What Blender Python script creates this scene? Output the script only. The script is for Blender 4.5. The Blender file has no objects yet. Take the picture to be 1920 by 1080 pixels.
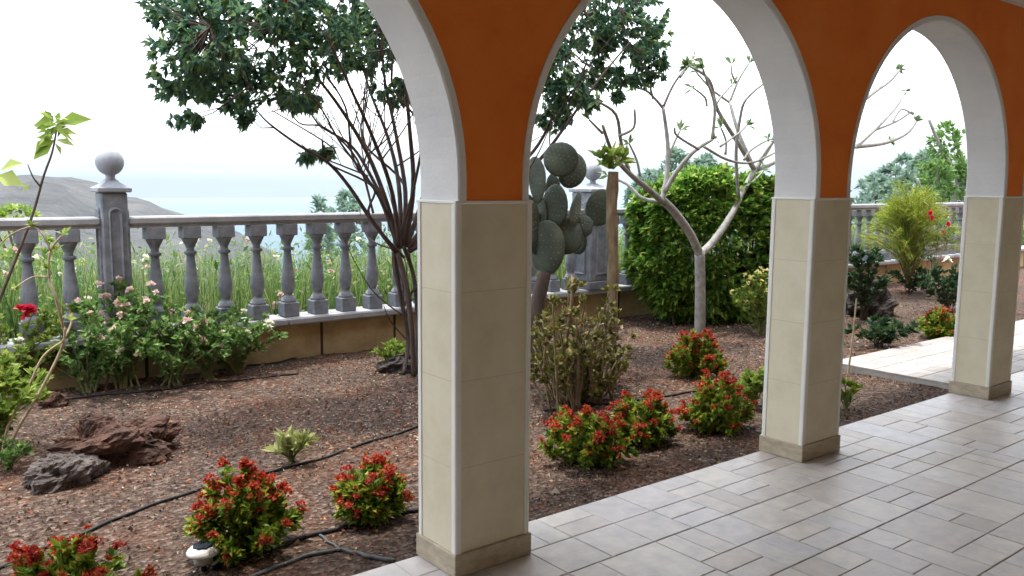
import bpy, math, random
import numpy as np
from mathutils import Vector, Matrix

sc = bpy.context.scene
RAD = math.radians
rng = np.random.default_rng(11)
random.seed(7)

# ------------------------------------------------------------------ camera, sky, sun, exposure
FOC, PITCH, YAW, ROLL, EYE = 1608.3, 0.12252, 0.66708, 0.008356, 1.5
fw = np.array([math.sin(YAW)*math.cos(PITCH), math.cos(YAW)*math.cos(PITCH), -math.sin(PITCH)])
r0 = np.array([math.cos(YAW), -math.sin(YAW), 0.0]); u0 = np.cross(r0, fw)
RT = r0*math.cos(ROLL)+u0*math.sin(ROLL); UP = -r0*math.sin(ROLL)+u0*math.cos(ROLL)
cd = bpy.data.cameras.new('camera'); cam = bpy.data.objects.new('camera', cd)
sc.collection.objects.link(cam); sc.camera = cam
cam.matrix_world = Matrix(((RT[0], UP[0], -fw[0], 0), (RT[1], UP[1], -fw[1], 0), (RT[2], UP[2], -fw[2], EYE), (0, 0, 0, 1)))
cd.sensor_width = 36; cd.lens = FOC/1920*36; cd.clip_start = 0.05; cd.clip_end = 30000

SUN_EL, SUN_DX = 76.0, 0.05            # the sun stands high over the garden, beyond the balustrade
sd = Vector((SUN_DX, 1, 0)).normalized()*math.cos(RAD(SUN_EL)) + Vector((0, 0, math.sin(RAD(SUN_EL))))
world = bpy.data.worlds.new('World'); sc.world = world; world.use_nodes = True
nt = world.node_tree; bg = nt.nodes['Background']
sky = nt.nodes.new('ShaderNodeTexSky'); sky.sky_type = 'NISHITA'; sky.sun_disc = False
sky.sun_elevation = RAD(SUN_EL); sky.sun_rotation = math.atan2(sd.x, sd.y)
sky.altitude = 200; sky.air_density = 1.0; sky.dust_density = 4.0; sky.ozone_density = 1.0
tc = nt.nodes.new('ShaderNodeTexCoord'); nz = nt.nodes.new('ShaderNodeTexNoise')
mp = nt.nodes.new('ShaderNodeMapping'); mp.inputs['Scale'].default_value = (1, 1, 3)
nt.links.new(tc.outputs['Generated'], mp.inputs[0]); nt.links.new(mp.outputs[0], nz.inputs['Vector'])
nz.inputs['Scale'].default_value = 1.6; nz.inputs['Detail'].default_value = 5
cr = nt.nodes.new('ShaderNodeMapRange'); cr.inputs[1].default_value = .3; cr.inputs[2].default_value = .62
cr.inputs[3].default_value = .55; cr.inputs[4].default_value = .9
nt.links.new(nz.outputs[0], cr.inputs[0])
mx = nt.nodes.new('ShaderNodeMix'); mx.data_type = 'RGBA'; mx.inputs[7].default_value = (10.5, 11.0, 11.6, 1)   # thin bright cloud veil
nt.links.new(cr.outputs[0], mx.inputs[0]); nt.links.new(sky.outputs[0], mx.inputs[6])
sx = nt.nodes.new('ShaderNodeSeparateXYZ'); nt.links.new(tc.outputs['Generated'], sx.inputs[0])
hr = nt.nodes.new('ShaderNodeMapRange'); hr.inputs[1].default_value = .0; hr.inputs[2].default_value = .12; hr.inputs[3].default_value = .96; hr.inputs[4].default_value = 0
nt.links.new(sx.outputs[2], hr.inputs[0])
hm = nt.nodes.new('ShaderNodeMix'); hm.data_type = 'RGBA'; hm.inputs[7].default_value = (.70, .84, .97, 1)        # bluer air low over the sea
nt.links.new(hr.outputs[0], hm.inputs[0]); nt.links.new(mx.outputs[2], hm.inputs[6]); nt.links.new(hm.outputs[2], bg.inputs[0]); bg.inputs[1].default_value = 0.09
sl = bpy.data.lights.new('sun', 'SUN'); sl.energy = 1.3; sl.angle = RAD(4); sl.color = (1.0, .95, .87)
so = bpy.data.objects.new('sun', sl); sc.collection.objects.link(so)
so.rotation_euler = sd.to_track_quat('Z', 'Y').to_euler()
sc.view_settings.view_transform = 'Standard'; sc.view_settings.look = 'None'
sc.view_settings.exposure = 2.1; sc.view_settings.gamma = 1
sc.render.engine = 'CYCLES'
sc.cycles.max_bounces = 8; sc.cycles.diffuse_bounces = 5; sc.cycles.transparent_max_bounces = 8; sc.cycles.volume_bounces = 1

def ray(px, py): return fw + RT*(px-960)/FOC - UP*(py-540)/FOC
def at(px, py, Y):
    d = ray(px, py); return np.array([0, 0, EYE]) + d*(Y/d[1])
GZ = -0.06
def gp(px, py, z=GZ):
    d = ray(px, py); return np.array([0, 0, EYE]) + d*((z-EYE)/d[2])
def pxm(P): return FOC/float(np.dot(np.array(P)-np.array([0, 0, EYE]), fw))   # pixels per metre at a point

# ------------------------------------------------------------------ materials
def nn(m, t, **kw):
    n = m.node_tree.nodes.new(t)
    for k, v in kw.items():
        if k in n.inputs: n.inputs[k].default_value = v
        else: setattr(n, k, v)
    return n
def c4(c): return (c[0], c[1], c[2], 1)
def ramp(m, stops, src):
    n = nn(m, 'ShaderNodeValToRGB'); e = n.color_ramp.elements
    while len(e) < len(stops): e.new(.5)
    for i, (p, c) in enumerate(stops): e[i].position = p; e[i].color = c4(c)
    m.node_tree.links.new(src, n.inputs[0]); return n
def mat(name, stops, scale=4, detail=6, rough=.75, bump=0, bscale=40, bdist=.01, spec=.3, island=False, stretch=None, metal=0):
    m = bpy.data.materials.new(name); m.use_nodes = True; L = m.node_tree.links.new
    b = m.node_tree.nodes['Principled BSDF']
    b.inputs['Roughness'].default_value = rough; b.inputs['Specular IOR Level'].default_value = spec; b.inputs['Metallic'].default_value = metal
    if island: src = nn(m, 'ShaderNodeNewGeometry').outputs['Random Per Island']; vec = None
    t = nn(m, 'ShaderNodeTexCoord'); mpp = nn(m, 'ShaderNodeMapping')
    if stretch: mpp.inputs['Scale'].default_value = stretch
    L(t.outputs['Object'], mpp.inputs[0])
    if not island:
        n = nn(m, 'ShaderNodeTexNoise', Scale=scale, Detail=detail, Roughness=.62); L(mpp.outputs[0], n.inputs['Vector']); src = n.outputs[0]
    r = ramp(m, stops, src); L(r.outputs[0], b.inputs['Base Color'])
    if bump:
        n2 = nn(m, 'ShaderNodeTexNoise', Scale=bscale, Detail=5); L(mpp.outputs[0], n2.inputs['Vector'])
        bp = nn(m, 'ShaderNodeBump', Strength=bump, Distance=bdist); L(n2.outputs[0], bp.inputs['Height']); L(bp.outputs[0], b.inputs['Normal'])
    return m
def leafmat(name, stops, trans=.35, rough=.5):
    m = bpy.data.materials.new(name); m.use_nodes = True; L = m.node_tree.links.new
    b = m.node_tree.nodes['Principled BSDF']; out = m.node_tree.nodes['Material Output']
    g = nn(m, 'ShaderNodeNewGeometry'); r = ramp(m, stops, g.outputs['Random Per Island'])
    L(r.outputs[0], b.inputs['Base Color']); b.inputs['Roughness'].default_value = rough; b.inputs['Specular IOR Level'].default_value = .3
    tr = nn(m, 'ShaderNodeBsdfTranslucent'); L(r.outputs[0], tr.inputs[0])
    ms = nn(m, 'ShaderNodeMixShader'); ms.inputs[0].default_value = trans
    L(b.outputs[0], ms.inputs[1]); L(tr.outputs[0], ms.inputs[2]); L(ms.outputs[0], out.inputs[0])
    return m

MT = {}
MT['orange'] = mat('orange_stucco', [(.25, (.74, .175, .025)), (.5, (.82, .22, .035)), (.75, (.86, .265, .055))], 2.5, 6, .85, .6, 70, .006)
MT['white'] = mat('white_stucco', [(.3, (.66, .67, .68)), (.7, (.78, .78, .77))], 3, 6, .8, .3, 60, .005)
MT['ceil'] = mat('ceiling_paint', [(.3, (.62, .59, .53)), (.7, (.70, .67, .61))], 2, 4, .85)
MT['inwall'] = mat('inner_wall_paint', [(.3, (.55, .42, .25)), (.7, (.62, .48, .30))], 2, 4, .85)
MT['trim'] = mat('trim_strip', [(.3, (.74, .74, .70)), (.7, (.82, .82, .78))], 6, 4, .4)
MT['skirt'] = mat('skirting_tile', [(.3, (.33, .28, .20)), (.5, (.43, .37, .28)), (.7, (.52, .46, .36))], 14, 8, .45, .15, 60, .003, stretch=(1, 1, 2.5))
MT['concrete'] = mat('grey_cast_stone', [(.25, (.10, .115, .135)), (.5, (.19, .205, .235)), (.75, (.29, .30, .33))], 9, 8, .9, .4, 70, .006, spec=.15)
MT['cap'] = mat('pale_cast_stone', [(.3, (.20, .215, .25)), (.7, (.32, .335, .37))], 9, 8, .85, .3, 70, .004)
MT['coping'] = mat('pale_coping_stone', [(.3, (.24, .25, .27)), (.7, (.38, .39, .41))], 8, 8, .85, .3, 60, .004)
MT['bark'] = mat('grey_brown_bark', [(.3, (.05, .035, .03)), (.6, (.10, .075, .065)), (.8, (.17, .14, .12))], 14, 8, .9, .6, 50, .01, stretch=(1, 1, .3))
MT['pale_bark'] = mat('pale_grey_bark', [(.3, (.17, .175, .165)), (.7, (.36, .36, .34))], 14, 8, .85, .5, 50, .006)
MT['tan_bark'] = mat('tan_bark', [(.3, (.12, .09, .055)), (.5, (.22, .17, .105)), (.7, (.34, .27, .18))], 16, 9, .95, 1, 30, .01, stretch=(1, 1, .35))
MT['dry_stem'] = mat('dry_stem', [(.3, (.26, .20, .12)), (.7, (.50, .42, .30))], 14, 6, .85)
MT['green_stem'] = mat('green_stem', [(.3, (.09, .10, .04)), (.7, (.20, .20, .09))], 14, 6, .8)
MT['dark_stem'] = mat('dark_stem', [(.3, (.05, .035, .03)), (.7, (.13, .09, .07))], 14, 6, .8)
MT['treeleaf'] = leafmat('dark_tree_leaf', [(0, (.045, .11, .085)), (.45, (.08, .17, .11)), (.8, (.13, .24, .09)), (1, (.22, .31, .09))], .5)
MT['hedgeleaf'] = leafmat('hedge_leaf', [(0, (.05, .13, .02)), (.5, (.12, .26, .035)), (.85, (.26, .42, .06)), (1, (.48, .56, .14))], .5)
MT['roseleaf'] = leafmat('rose_leaf', [(0, (.07, .15, .04)), (.6, (.14, .27, .07)), (1, (.28, .38, .12))], .45)
MT['limeleaf'] = leafmat('lime_leaf', [(0, (.10, .17, .03)), (.6, (.22, .32, .05)), (1, (.38, .45, .12))], .4)
MT['bushleaf'] = leafmat('low_bush_leaf', [(0, (.06, .13, .02)), (.4, (.16, .27, .03)), (.8, (.32, .38, .045)), (1, (.45, .36, .06))], .35)
MT['darkleaf'] = leafmat('dark_bush_leaf', [(0, (.02, .05, .022)), (.7, (.04, .09, .035)), (1, (.09, .15, .05))], .3)
MT['paleleaf'] = leafmat('pale_leaf', [(0, (.22, .27, .08)), (.6, (.36, .40, .14)), (1, (.5, .5, .28))], .4)
MT['jadeleaf'] = leafmat('succulent_leaf', [(0, (.07, .08, .02)), (.5, (.16, .17, .04)), (.8, (.28, .26, .07)), (1, (.40, .25, .16))], .2, .4)
MT['fernleaf'] = leafmat('feathery_leaf', [(0, (.12, .18, .02)), (.6, (.26, .33, .04)), (1, (.42, .42, .07))], .45)
MT['hazedleaf'] = leafmat('hazed_far_tree_leaf', [(0, (.11, .18, .15)), (.6, (.18, .27, .21)), (1, (.27, .36, .25))], .4)  # lighter, bluer leaves: distance haze put into the colour
MT['grass'] = leafmat('meadow_blade', [(0, (.05, .11, .03)), (.4, (.11, .20, .05)), (.75, (.20, .29, .08)), (1, (.38, .36, .18))], .45)
MT['frangileaf'] = leafmat('frangipani_leaf', [(0, (.10, .16, .07)), (1, (.22, .30, .14))], .4)
MT['red'] = leafmat('red_bract', [(0, (.20, .015, .015)), (.4, (.40, .022, .02)), (.75, (.52, .06, .03)), (1, (.60, .16, .05))], .35)
MT['rednew'] = leafmat('bronze_red_leaf', [(0, (.25, .03, .02)), (.6, (.42, .09, .03)), (1, (.50, .20, .05))], .35)
MT['pink'] = leafmat('pink_petal', [(0, (.55, .30, .28)), (.5, (.75, .52, .48)), (1, (.85, .78, .70))], .35)
MT['crimson'] = leafmat('crimson_petal', [(0, (.55, .02, .06)), (1, (.75, .06, .12))], .3)
MT['ivory'] = leafmat('ivory_petal', [(0, (.72, .70, .50)), (1, (.85, .84, .74))], .35)
MT['yellow'] = leafmat('yellow_petal', [(0, (.75, .62, .16)), (1, (.82, .78, .45))], .35)
MT['orangefl'] = leafmat('orange_petal', [(0, (.75, .10, .01)), (1, (.85, .22, .03))], .35)
MT['hose'] = mat('black_hose', [(0, (.012, .012, .013)), (1, (.03, .03, .03))], 10, 3, .6)
MT['pipe'] = mat('grey_pipe', [(.3, (.05, .055, .06)), (.7, (.11, .115, .12))], 10, 4, .55)
MT['plastic'] = mat('white_plastic', [(.3, (.62, .63, .62)), (.7, (.74, .75, .74))], 10, 4, .3, spec=.5)
MT['panel'] = mat('solar_cell', [(.3, (.015, .02, .03)), (.7, (.03, .04, .055))], 10, 4, .15, spec=.6)
MT['frost'] = mat('frosted_plastic', [(.3, (.35, .35, .33)), (.7, (.45, .45, .42))], 10, 4, .35)
MT['redrock'] = mat('red_lava', [(.25, (.025, .016, .013)), (.5, (.085, .045, .034)), (.75, (.17, .09, .065))], 5, 10, .95, 1, 28, .05)
MT['greyrock'] = mat('grey_lava', [(.25, (.03, .024, .023)), (.5, (.085, .07, .066)), (.75, (.19, .165, .155))], 5, 10, .95, 1, 28, .04)
MT['darkrock'] = mat('dark_basalt', [(.3, (.02, .02, .02)), (.7, (.07, .06, .055))], 5, 10, .95, 1, 20, .04)
MT['pad'] = mat('cactus_skin', [(.3, (.045, .065, .05)), (.55, (.085, .11, .085)), (.8, (.16, .185, .145))], 5, 5, .6, .2, 30, .01)
MT['spines'] = mat('cactus_areole', [(0, (.3, .28, .2)), (1, (.45, .42, .32))], 5, 2, .9)
MT['litter'] = leafmat('dry_leaf', [(0, (.12, .045, .025)), (.5, (.30, .085, .035)), (.8, (.42, .17, .065)), (.95, (.48, .34, .2)), (1, (.66, .6, .48))], .15)
MT['pebble'] = mat('pebble', [(0, (.045, .03, .024)), (.4, (.11, .075, .056)), (.75, (.18, .132, .10)), (.95, (.33, .27, .22)), (1, (.48, .43, .38))], island=True, rough=.9, spec=.15)

def ground_mat():
    m = bpy.data.materials.new('volcanic_soil'); m.use_nodes = True; L = m.node_tree.links.new
    b = m.node_tree.nodes['Principled BSDF']; b.inputs['Roughness'].default_value = .95; b.inputs['Specular IOR Level'].default_value = .1
    t = nn(m, 'ShaderNodeTexCoord')
    n1 = nn(m, 'ShaderNodeTexNoise', Scale=1.1, Detail=6, Roughness=.6); L(t.outputs['Object'], n1.inputs['Vector'])
    v = nn(m, 'ShaderNodeTexVoronoi', Scale=48); L(t.outputs['Object'], v.inputs['Vector'])
    n3 = nn(m, 'ShaderNodeTexNoise', Scale=30, Detail=6); L(t.outputs['Object'], n3.inputs['Vector'])
    a = ramp(m, [(.35, (.065, .040, .032)), (.5, (.10, .062, .046)), (.62, (.16, .07, .038)), (.75, (.12, .078, .062))], n1.outputs[0])
    sx = nn(m, 'ShaderNodeSeparateColor'); L(v.outputs['Color'], sx.inputs[0])
    c = ramp(m, [(.0, (.03, .022, .02)), (.5, (.10, .075, .062)), (.85, (.19, .145, .12)), (1, (.33, .28, .24))], sx.outputs[0])
    mi = nn(m, 'ShaderNodeMix', data_type='RGBA'); mi.inputs[0].default_value = .5; L(a.outputs[0], mi.inputs[6]); L(c.outputs[0], mi.inputs[7])
    mu = nn(m, 'ShaderNodeMix', data_type='RGBA', blend_type='MULTIPLY'); mu.inputs[0].default_value = .6
    g = ramp(m, [(.3, (.4, .4, .4)), (.7, (1.3, 1.3, 1.3))], n3.outputs[0])
    L(mi.outputs[2], mu.inputs[6]); L(g.outputs[0], mu.inputs[7]); L(mu.outputs[2], b.inputs['Base Color'])
    bp = nn(m, 'ShaderNodeBump', Strength=1, Distance=.02); L(v.outputs['Distance'], bp.inputs['Height'])
    bp2 = nn(m, 'ShaderNodeBump', Strength=.8, Distance=.02); L(n3.outputs[0], bp2.inputs['Height']); L(bp.outputs[0], bp2.inputs['Normal']); L(bp2.outputs[0], b.inputs['Normal'])
    return m
MT['soil'] = ground_mat()

def attr_tile_mat(name, rough=.4, k=1.0):
    m = bpy.data.materials.new(name); m.use_nodes = True; L = m.node_tree.links.new
    b = m.node_tree.nodes['Principled BSDF']; t = nn(m, 'ShaderNodeTexCoord'); g = nn(m, 'ShaderNodeNewGeometry')
    r = ramp(m, [(0, (.48, .44, .41)), (.25, (.53, .49, .46)), (.5, (.55, .53, .54)), (.75, (.58, .54, .50)), (1, (.62, .59, .56))], g.outputs['Random Per Island'])
    n = nn(m, 'ShaderNodeTexNoise', Scale=9, Detail=7, Roughness=.65); L(t.outputs['Object'], n.inputs['Vector'])
    q = ramp(m, [(.3, (.76*k, .76*k, .78*k)), (.7, (1.12*k, 1.10*k, 1.08*k))], n.outputs[0])
    mu = nn(m, 'ShaderNodeMix', data_type='RGBA', blend_type='MULTIPLY'); mu.inputs[0].default_value = 1
    L(r.outputs[0], mu.inputs[6]); L(q.outputs[0], mu.inputs[7]); L(mu.outputs[2], b.inputs['Base Color'])
    rr = nn(m, 'ShaderNodeMapRange'); rr.inputs[3].default_value = rough-.08; rr.inputs[4].default_value = rough+.15
    L(n.outputs[0], rr.inputs[0]); L(rr.outputs[0], b.inputs['Roughness']); b.inputs['Specular IOR Level'].default_value = .45
    bp = nn(m, 'ShaderNodeBump', Strength=.15, Distance=.004); L(n.outputs[0], bp.inputs['Height']); L(bp.outputs[0], b.inputs['Normal'])
    return m
MT['floor'] = attr_tile_mat('terrace_tile', .42)
MT['pathtile'] = attr_tile_mat('path_paver', .6, .62)
MT['grout'] = mat('grout', [(.3, (.34, .32, .31)), (.7, (.46, .44, .42))], 20, 5, .95)

def joint_mat(name, stops, pitch, jcol, jw, axis=2, off=0, scale=5, rough=.5, bump=.1):
    """tiles with real joints along one axis"""
    m = mat(name, stops, scale, 7, rough, bump, 60, .003); L = m.node_tree.links.new
    b = m.node_tree.nodes['Principled BSDF']; base = b.inputs['Base Color'].links[0].from_socket
    t = nn(m, 'ShaderNodeTexCoord'); s = nn(m, 'ShaderNodeSeparateXYZ'); L(t.outputs['Object'], s.inputs[0])
    a = nn(m, 'ShaderNodeMath', operation='SUBTRACT'); L(s.outputs[axis], a.inputs[0]); a.inputs[1].default_value = off
    d = nn(m, 'ShaderNodeMath', operation='PINGPONG'); L(a.outputs[0], d.inputs[0]); d.inputs[1].default_value = pitch/2
    l = nn(m, 'ShaderNodeMath', operation='LESS_THAN'); L(d.outputs[0], l.inputs[0]); l.inputs[1].default_value = jw/2
    mi = nn(m, 'ShaderNodeMix', data_type='RGBA'); L(l.outputs[0], mi.inputs[0]); L(base, mi.inputs[6]); mi.inputs[7].default_value = c4(jcol)
    L(mi.outputs[2], b.inputs['Base Color']); return m
MT['coltile'] = joint_mat('beige_column_tile', [(.3, (.60, .545, .40)), (.5, (.67, .615, .465)), (.7, (.72, .665, .52))], .335, (.53, .48, .36), .003, 2, .09)
MT['ochre'] = joint_mat('ochre_block', [(.25, (.24, .18, .09)), (.5, (.36, .28, .15)), (.75, (.46, .37, .22))], .75, (.035, .03, .025), .026, 0, 3.10, 6, .9, .6)

# ------------------------------------------------------------------ mesh helpers
class MB:
    def __init__(s): s.v = []; s.f = []; s.n = 0
    def add(s, V, F):
        V = np.asarray(V, float); s.v.append(V); n = s.n
        if isinstance(F, np.ndarray): s.f.extend((F+n).tolist())
        else: s.f.extend([[i+n for i in f] for f in F])
        s.n += len(V)
    def box(s, x0, x1, y0, y1, z0, z1, c=0):
        if c <= 0:
            V = [(x, y, z) for z in (z0, z1) for x, y in ((x0, y0), (x1, y0), (x1, y1), (x0, y1))]
            s.add(V, [(3, 2, 1, 0), (4, 5, 6, 7), (0, 1, 5, 4), (1, 2, 6, 5), (2, 3, 7, 6), (3, 0, 4, 7)])
        else:
            prof = [(0, z0+c, 0), (0, z1-c, 0), (c, z1, 0)]
            def ring(i, z):
                a, b_, cc, d = x0+i, x1-i, y0+i, y1-i; k = c
                return [(a+k, cc, z), (b_-k, cc, z), (b_, cc+k, z), (b_, d-k, z), (b_-k, d, z), (a+k, d, z), (a, d-k, z), (a, cc+k, z)]
            rings = [ring(c, z0), ring(0, z0+c), ring(0, z1-c), ring(c, z1)]
            s.loft(rings)
    def loft(s, rings, cap=True, closed=True):
        m = len(rings[0]); V = [p for r in rings for p in r]; F = []
        for i in range(len(rings)-1):
            for j in range(m if closed else m-1):
                k = (j+1) % m; F.append((i*m+j, i*m+k, (i+1)*m+k, (i+1)*m+j))
        if cap: F.append(tuple(range(m-1, -1, -1))); F.append(tuple(range((len(rings)-1)*m, len(rings)*m)))
        s.add(V, F)
    def lathe(s, prof, cx, cy, n=20):
        s.loft([[(cx+r*math.cos(2*math.pi*j/n), cy+r*math.sin(2*math.pi*j/n), z) for j in range(n)] for r, z in prof])
    def tube(s, pts, rad, n=6):
        pts = [np.asarray(p, float) for p in pts]; k = len(pts)
        if np.isscalar(rad): rad = [rad]*k
        rings = []; prev = None
        for i in range(k):
            d = pts[min(i+1, k-1)]-pts[max(i-1, 0)]; d = d/(np.linalg.norm(d)+1e-9)
            if prev is None:
                prev = np.cross(d, [0.3, 0.9, 0.2]); 
            prev = prev-d*np.dot(prev, d); prev /= np.linalg.norm(prev)+1e-9
            q = np.cross(d, prev)
            rings.append([pts[i]+rad[i]*(prev*math.cos(2*math.pi*j/n)+q*math.sin(2*math.pi*j/n)) for j in range(n)])
        s.loft(rings)
    def leaves(s, P, D, L, W, fold=.15, droop=0.0, up=None):
        """P base points, D directions; leaf of five points with a folded midrib"""
        P = np.atleast_2d(P).astype(float); D = np.atleast_2d(D).astype(float); k = len(P)
        D = D/(np.linalg.norm(D, axis=1, keepdims=True)+1e-9)
        L = np.broadcast_to(np.asarray(L, float).reshape(-1, 1), (k, 1)); W = np.broadcast_to(np.asarray(W, float).reshape(-1, 1), (k, 1))
        R = rng.normal(size=(k, 3))*.6 + (np.array([0, 0, 1.0]) if up is None else up)
        S = np.cross(D, R); S /= np.linalg.norm(S, axis=1, keepdims=True)+1e-9; N = np.cross(S, D)
        a = P; l = P+D*L*.5+S*W*.5+N*W*fold; r = P+D*L*.5-S*W*.5+N*W*fold; mid = P+D*L*.5
        tip = P+D*L-np.array([0, 0, 1.0])*L*droop
        V = np.stack([a, l, mid, r, tip], 1).reshape(-1, 3)
        base = (np.arange(k)*5)[:, None]
        F = np.concatenate([base+np.array([0, 2, 1]), base+np.array([0, 3, 2]), base+np.array([1, 2, 4]), base+np.array([2, 3, 4])], 0)
        s.add(V, F)
    def blades(s, P, D, L, W):
        """thin tapering blades: three points"""
        P = np.atleast_2d(P); D = np.atleast_2d(D); k = len(P)
        D = D/(np.linalg.norm(D, axis=1, keepdims=True)+1e-9); L = np.broadcast_to(np.asarray(L, float).reshape(-1, 1), (k, 1)); W = np.broadcast_to(np.asarray(W, float).reshape(-1, 1), (k, 1))
        S = np.cross(D, rng.normal(size=(k, 3))); S /= np.linalg.norm(S, axis=1, keepdims=True)+1e-9
        B = D*np.array([1, 1, .2]); 
        m_ = P+D*L*.55; t = P+D*L+B*L*.12-np.array([0, 0, .08])*L
        V = np.stack([P-S*W*.5, P+S*W*.5, m_+S*W*.4, m_-S*W*.4, t], 1).reshape(-1, 3); b = (np.arange(k)*5)[:, None]
        s.f.extend((b+np.array([0, 1, 2, 3])+s.n).tolist()); s.f.extend((b+np.array([3, 2, 4])+s.n).tolist()); s.v.append(V); s.n += len(V)
    def build(s, name, m, parent=None, smooth=False):
        me = bpy.data.meshes.new(name)
        V = np.concatenate(s.v) if s.v else np.zeros((0, 3))
        if parent is not None: V = V-np.array(parent_loc(parent))
        me.from_pydata(V.tolist(), [], s.f); me.materials.append(MT[m] if isinstance(m, str) else m)
        if smooth: me.polygons.foreach_set('use_smooth', [True]*len(me.polygons))
        me.update(); o = bpy.data.objects.new(name, me); sc.collection.objects.link(o)
        if parent is not None: o.parent = parent
        return o
ORIG = {}
def parent_loc(p): return ORIG.get(p.name, (0, 0, 0))
def tag(o, label, cat, group=None, kind=None):
    if label: o['label'] = label
    if cat: o['category'] = cat
    if group: o['group'] = group
    if kind: o['kind'] = kind
    return o
def thing(name, loc, label, cat, group=None):
    """an Empty at the base; children are built in world coordinates and stored relative to it"""
    o = bpy.data.objects.new(name, None); sc.collection.objects.link(o); o.empty_display_size = .1
    o.location = tuple(float(a) for a in loc); ORIG[o.name] = tuple(float(a) for a in loc)
    return tag(o, label, cat, group)
def sub(mb, name, m, part, root, smooth=False):
    """a sub-part: mesh child of a part whose own origin sits at the thing's base"""
    ORIG[part.name] = parent_loc(root); return mb.build(name, m, part, smooth)
def struct(o): o['kind'] = 'structure'; return o
def copy_tree(o, parent=None):
    c = o.copy(); sc.collection.objects.link(c)
    if parent: c.parent = parent
    for ch in list(o.children): copy_tree(ch, c)
    return c
def unit(n): 
    d = rng.normal(size=(n, 3)); return d/np.linalg.norm(d, axis=1, keepdims=True)
def rock_mesh(mb, c, rx, ry, rz, seed, nu=30, nv=18, rot=0, sharp=.35):
    from mathutils import noise
    rings = []
    for i in range(nv+1):
        ph = -math.pi/2+math.pi*i/nv; ring = []
        for j in range(nu):
            th = 2*math.pi*j/nu; d = Vector((math.cos(ph)*math.cos(th), math.cos(ph)*math.sin(th), math.sin(ph)))
            o = Vector((seed*3.1, seed*1.7, seed))
            k = 1+sharp*noise.noise(d*1.6+o)*1.6+sharp*.6*noise.noise(d*3.7+o)+sharp*.45*abs(noise.noise(d*8+o))+sharp*.3*noise.noise(d*17+o)
            x, y, z = d.x*k*rx, d.y*k*ry, d.z*k*rz
            ring.append((c[0]+x*math.cos(rot)-y*math.sin(rot), c[1]+x*math.sin(rot)+y*math.cos(rot), c[2]+z))
        rings.append(ring)
    mb.loft(rings)

# ------------------------------------------------------------------ ground, terrace, slope, sea, hill
from mathutils import noise as mn
def gh(x, y): return GZ+.018*mn.noise(Vector((x*1.1, y*1.1, 3)))+.012*mn.noise(Vector((x*4, y*4, 9)))
def garden():
    xs = np.concatenate([[-40, -20, -8], np.arange(-3, 15, .09), [18, 25, 40, 60]]); ys = np.arange(2.80, 7.4, .09)
    V = [(x, y, gh(x, y)) for y in ys for x in xs]; nx = len(xs)
    F = [(j*nx+i, j*nx+i+1, (j+1)*nx+i+1, (j+1)*nx+i) for j in range(len(ys)-1) for i in range(nx-1)]
    mb = MB(); mb.add(V, F); return mb.build('garden_soil', 'soil', smooth=True)
struct(garden())

X0, Y0, CA, CB, SP, ZS = 1.764, 2.572, .3576, .2622, 2.277, 1.432
YF = Y0+CB          # garden face of the arcade and edge of the terrace
def tile_field(mb, x0, x1, ya, yb, cell):
    """square tiles each laid out as a small pattern of rectangles"""
    g = .0024
    lay = [[(0, 0, .5, .5), (.5, 0, 1, .5), (0, .5, 1, 1)][:2]+[(0, .5, .5, 1), (.5, .5, 1, .75), (.5, .75, 1, 1)],
           [(0, 0, .67, .67), (.67, 0, 1, .33), (.67, .33, 1, .67), (0, .67, .33, 1), (.33, .67, 1, 1)],
           [(0, 0, .5, 1), (.5, 0, 1, .33), (.5, .33, 1, .67), (.5, .67, 1, 1)],
           [(0, 0, .5, .25), (0, .25, .5, .5), (.5, 0, 1, .5), (0, .5, .25, 1), (.25, .5, .5, 1), (.5, .5, 1, .75), (.5, .75, 1, 1)],
           [(0, 0, .5, .5), (.5, 0, .75, .5), (.75, 0, 1, .5), (0, .5, .5, .75), (0, .75, .5, 1), (.5, .5, 1, 1)],
           [(0, 0, .33, .33), (0, .33, .33, 1), (.33, 0, 1, .67), (.33, .67, .67, 1), (.67, .67, 1, 1)]]
    yy = yb
    rnd = random.Random(5); row = 0
    while yy > ya+.01:
        y_lo = yy-cell; xx = x0-(row % 2)*cell*.5
        while xx < x1:
            L = rnd.choice(lay); fl, fm, tr = rnd.random() < .5, rnd.random() < .5, rnd.random() < .5
            for (a, b, c, d) in L:
                if tr: a, b, c, d = b, a, d, c
                if fl: a, c = 1-c, 1-a
                if fm: b, d = 1-d, 1-b
                e = [.0013 if 0 < q < 1 else g*1.2 for q in (a, b, c, d)]
                p0, p1 = max(xx+a*cell+e[0], x0+.002), min(xx+c*cell-e[2], x1-.002); q0, q1 = max(y_lo+b*cell+e[1], ya), y_lo+d*cell-e[3]
                if p1-p0 < .02 or q1-q0 < .02: continue
                z = rnd.uniform(-.0006, .0006); c_ = .003
                lo = [(p0, q0, -.02), (p1, q0, -.02), (p1, q1, -.02), (p0, q1, -.02)]
                m1 = [(p0, q0, z-c_*.7), (p1, q0, z-c_*.7), (p1, q1, z-c_*.7), (p0, q1, z-c_*.7)]
                m2 = [(p0+c_, q0+c_, z), (p1-c_, q0+c_, z), (p1-c_, q1-c_, z), (p0+c_, q1-c_, z)]
                mb.loft([lo, m1, m2])
            xx += cell
        yy = y_lo; row += 1
mb = MB(); tile_field(mb, -3.5, 17.5, -1.18, YF, .49); struct(mb.build('terrace_floor', 'floor'))
mb = MB(); tile_field(mb, 6.62, 17.5, YF+.004, 3.98, .38); struct(mb.build('path', 'pathtile'))
mb = MB(); mb.box(-3.5, 17.5, -1.2, YF-.002, -.25, -.004); mb.box(6.624, 17.5, YF+.0005, 3.977, -.25, -.004); struct(mb.build('terrace_base', 'grout'))

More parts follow.
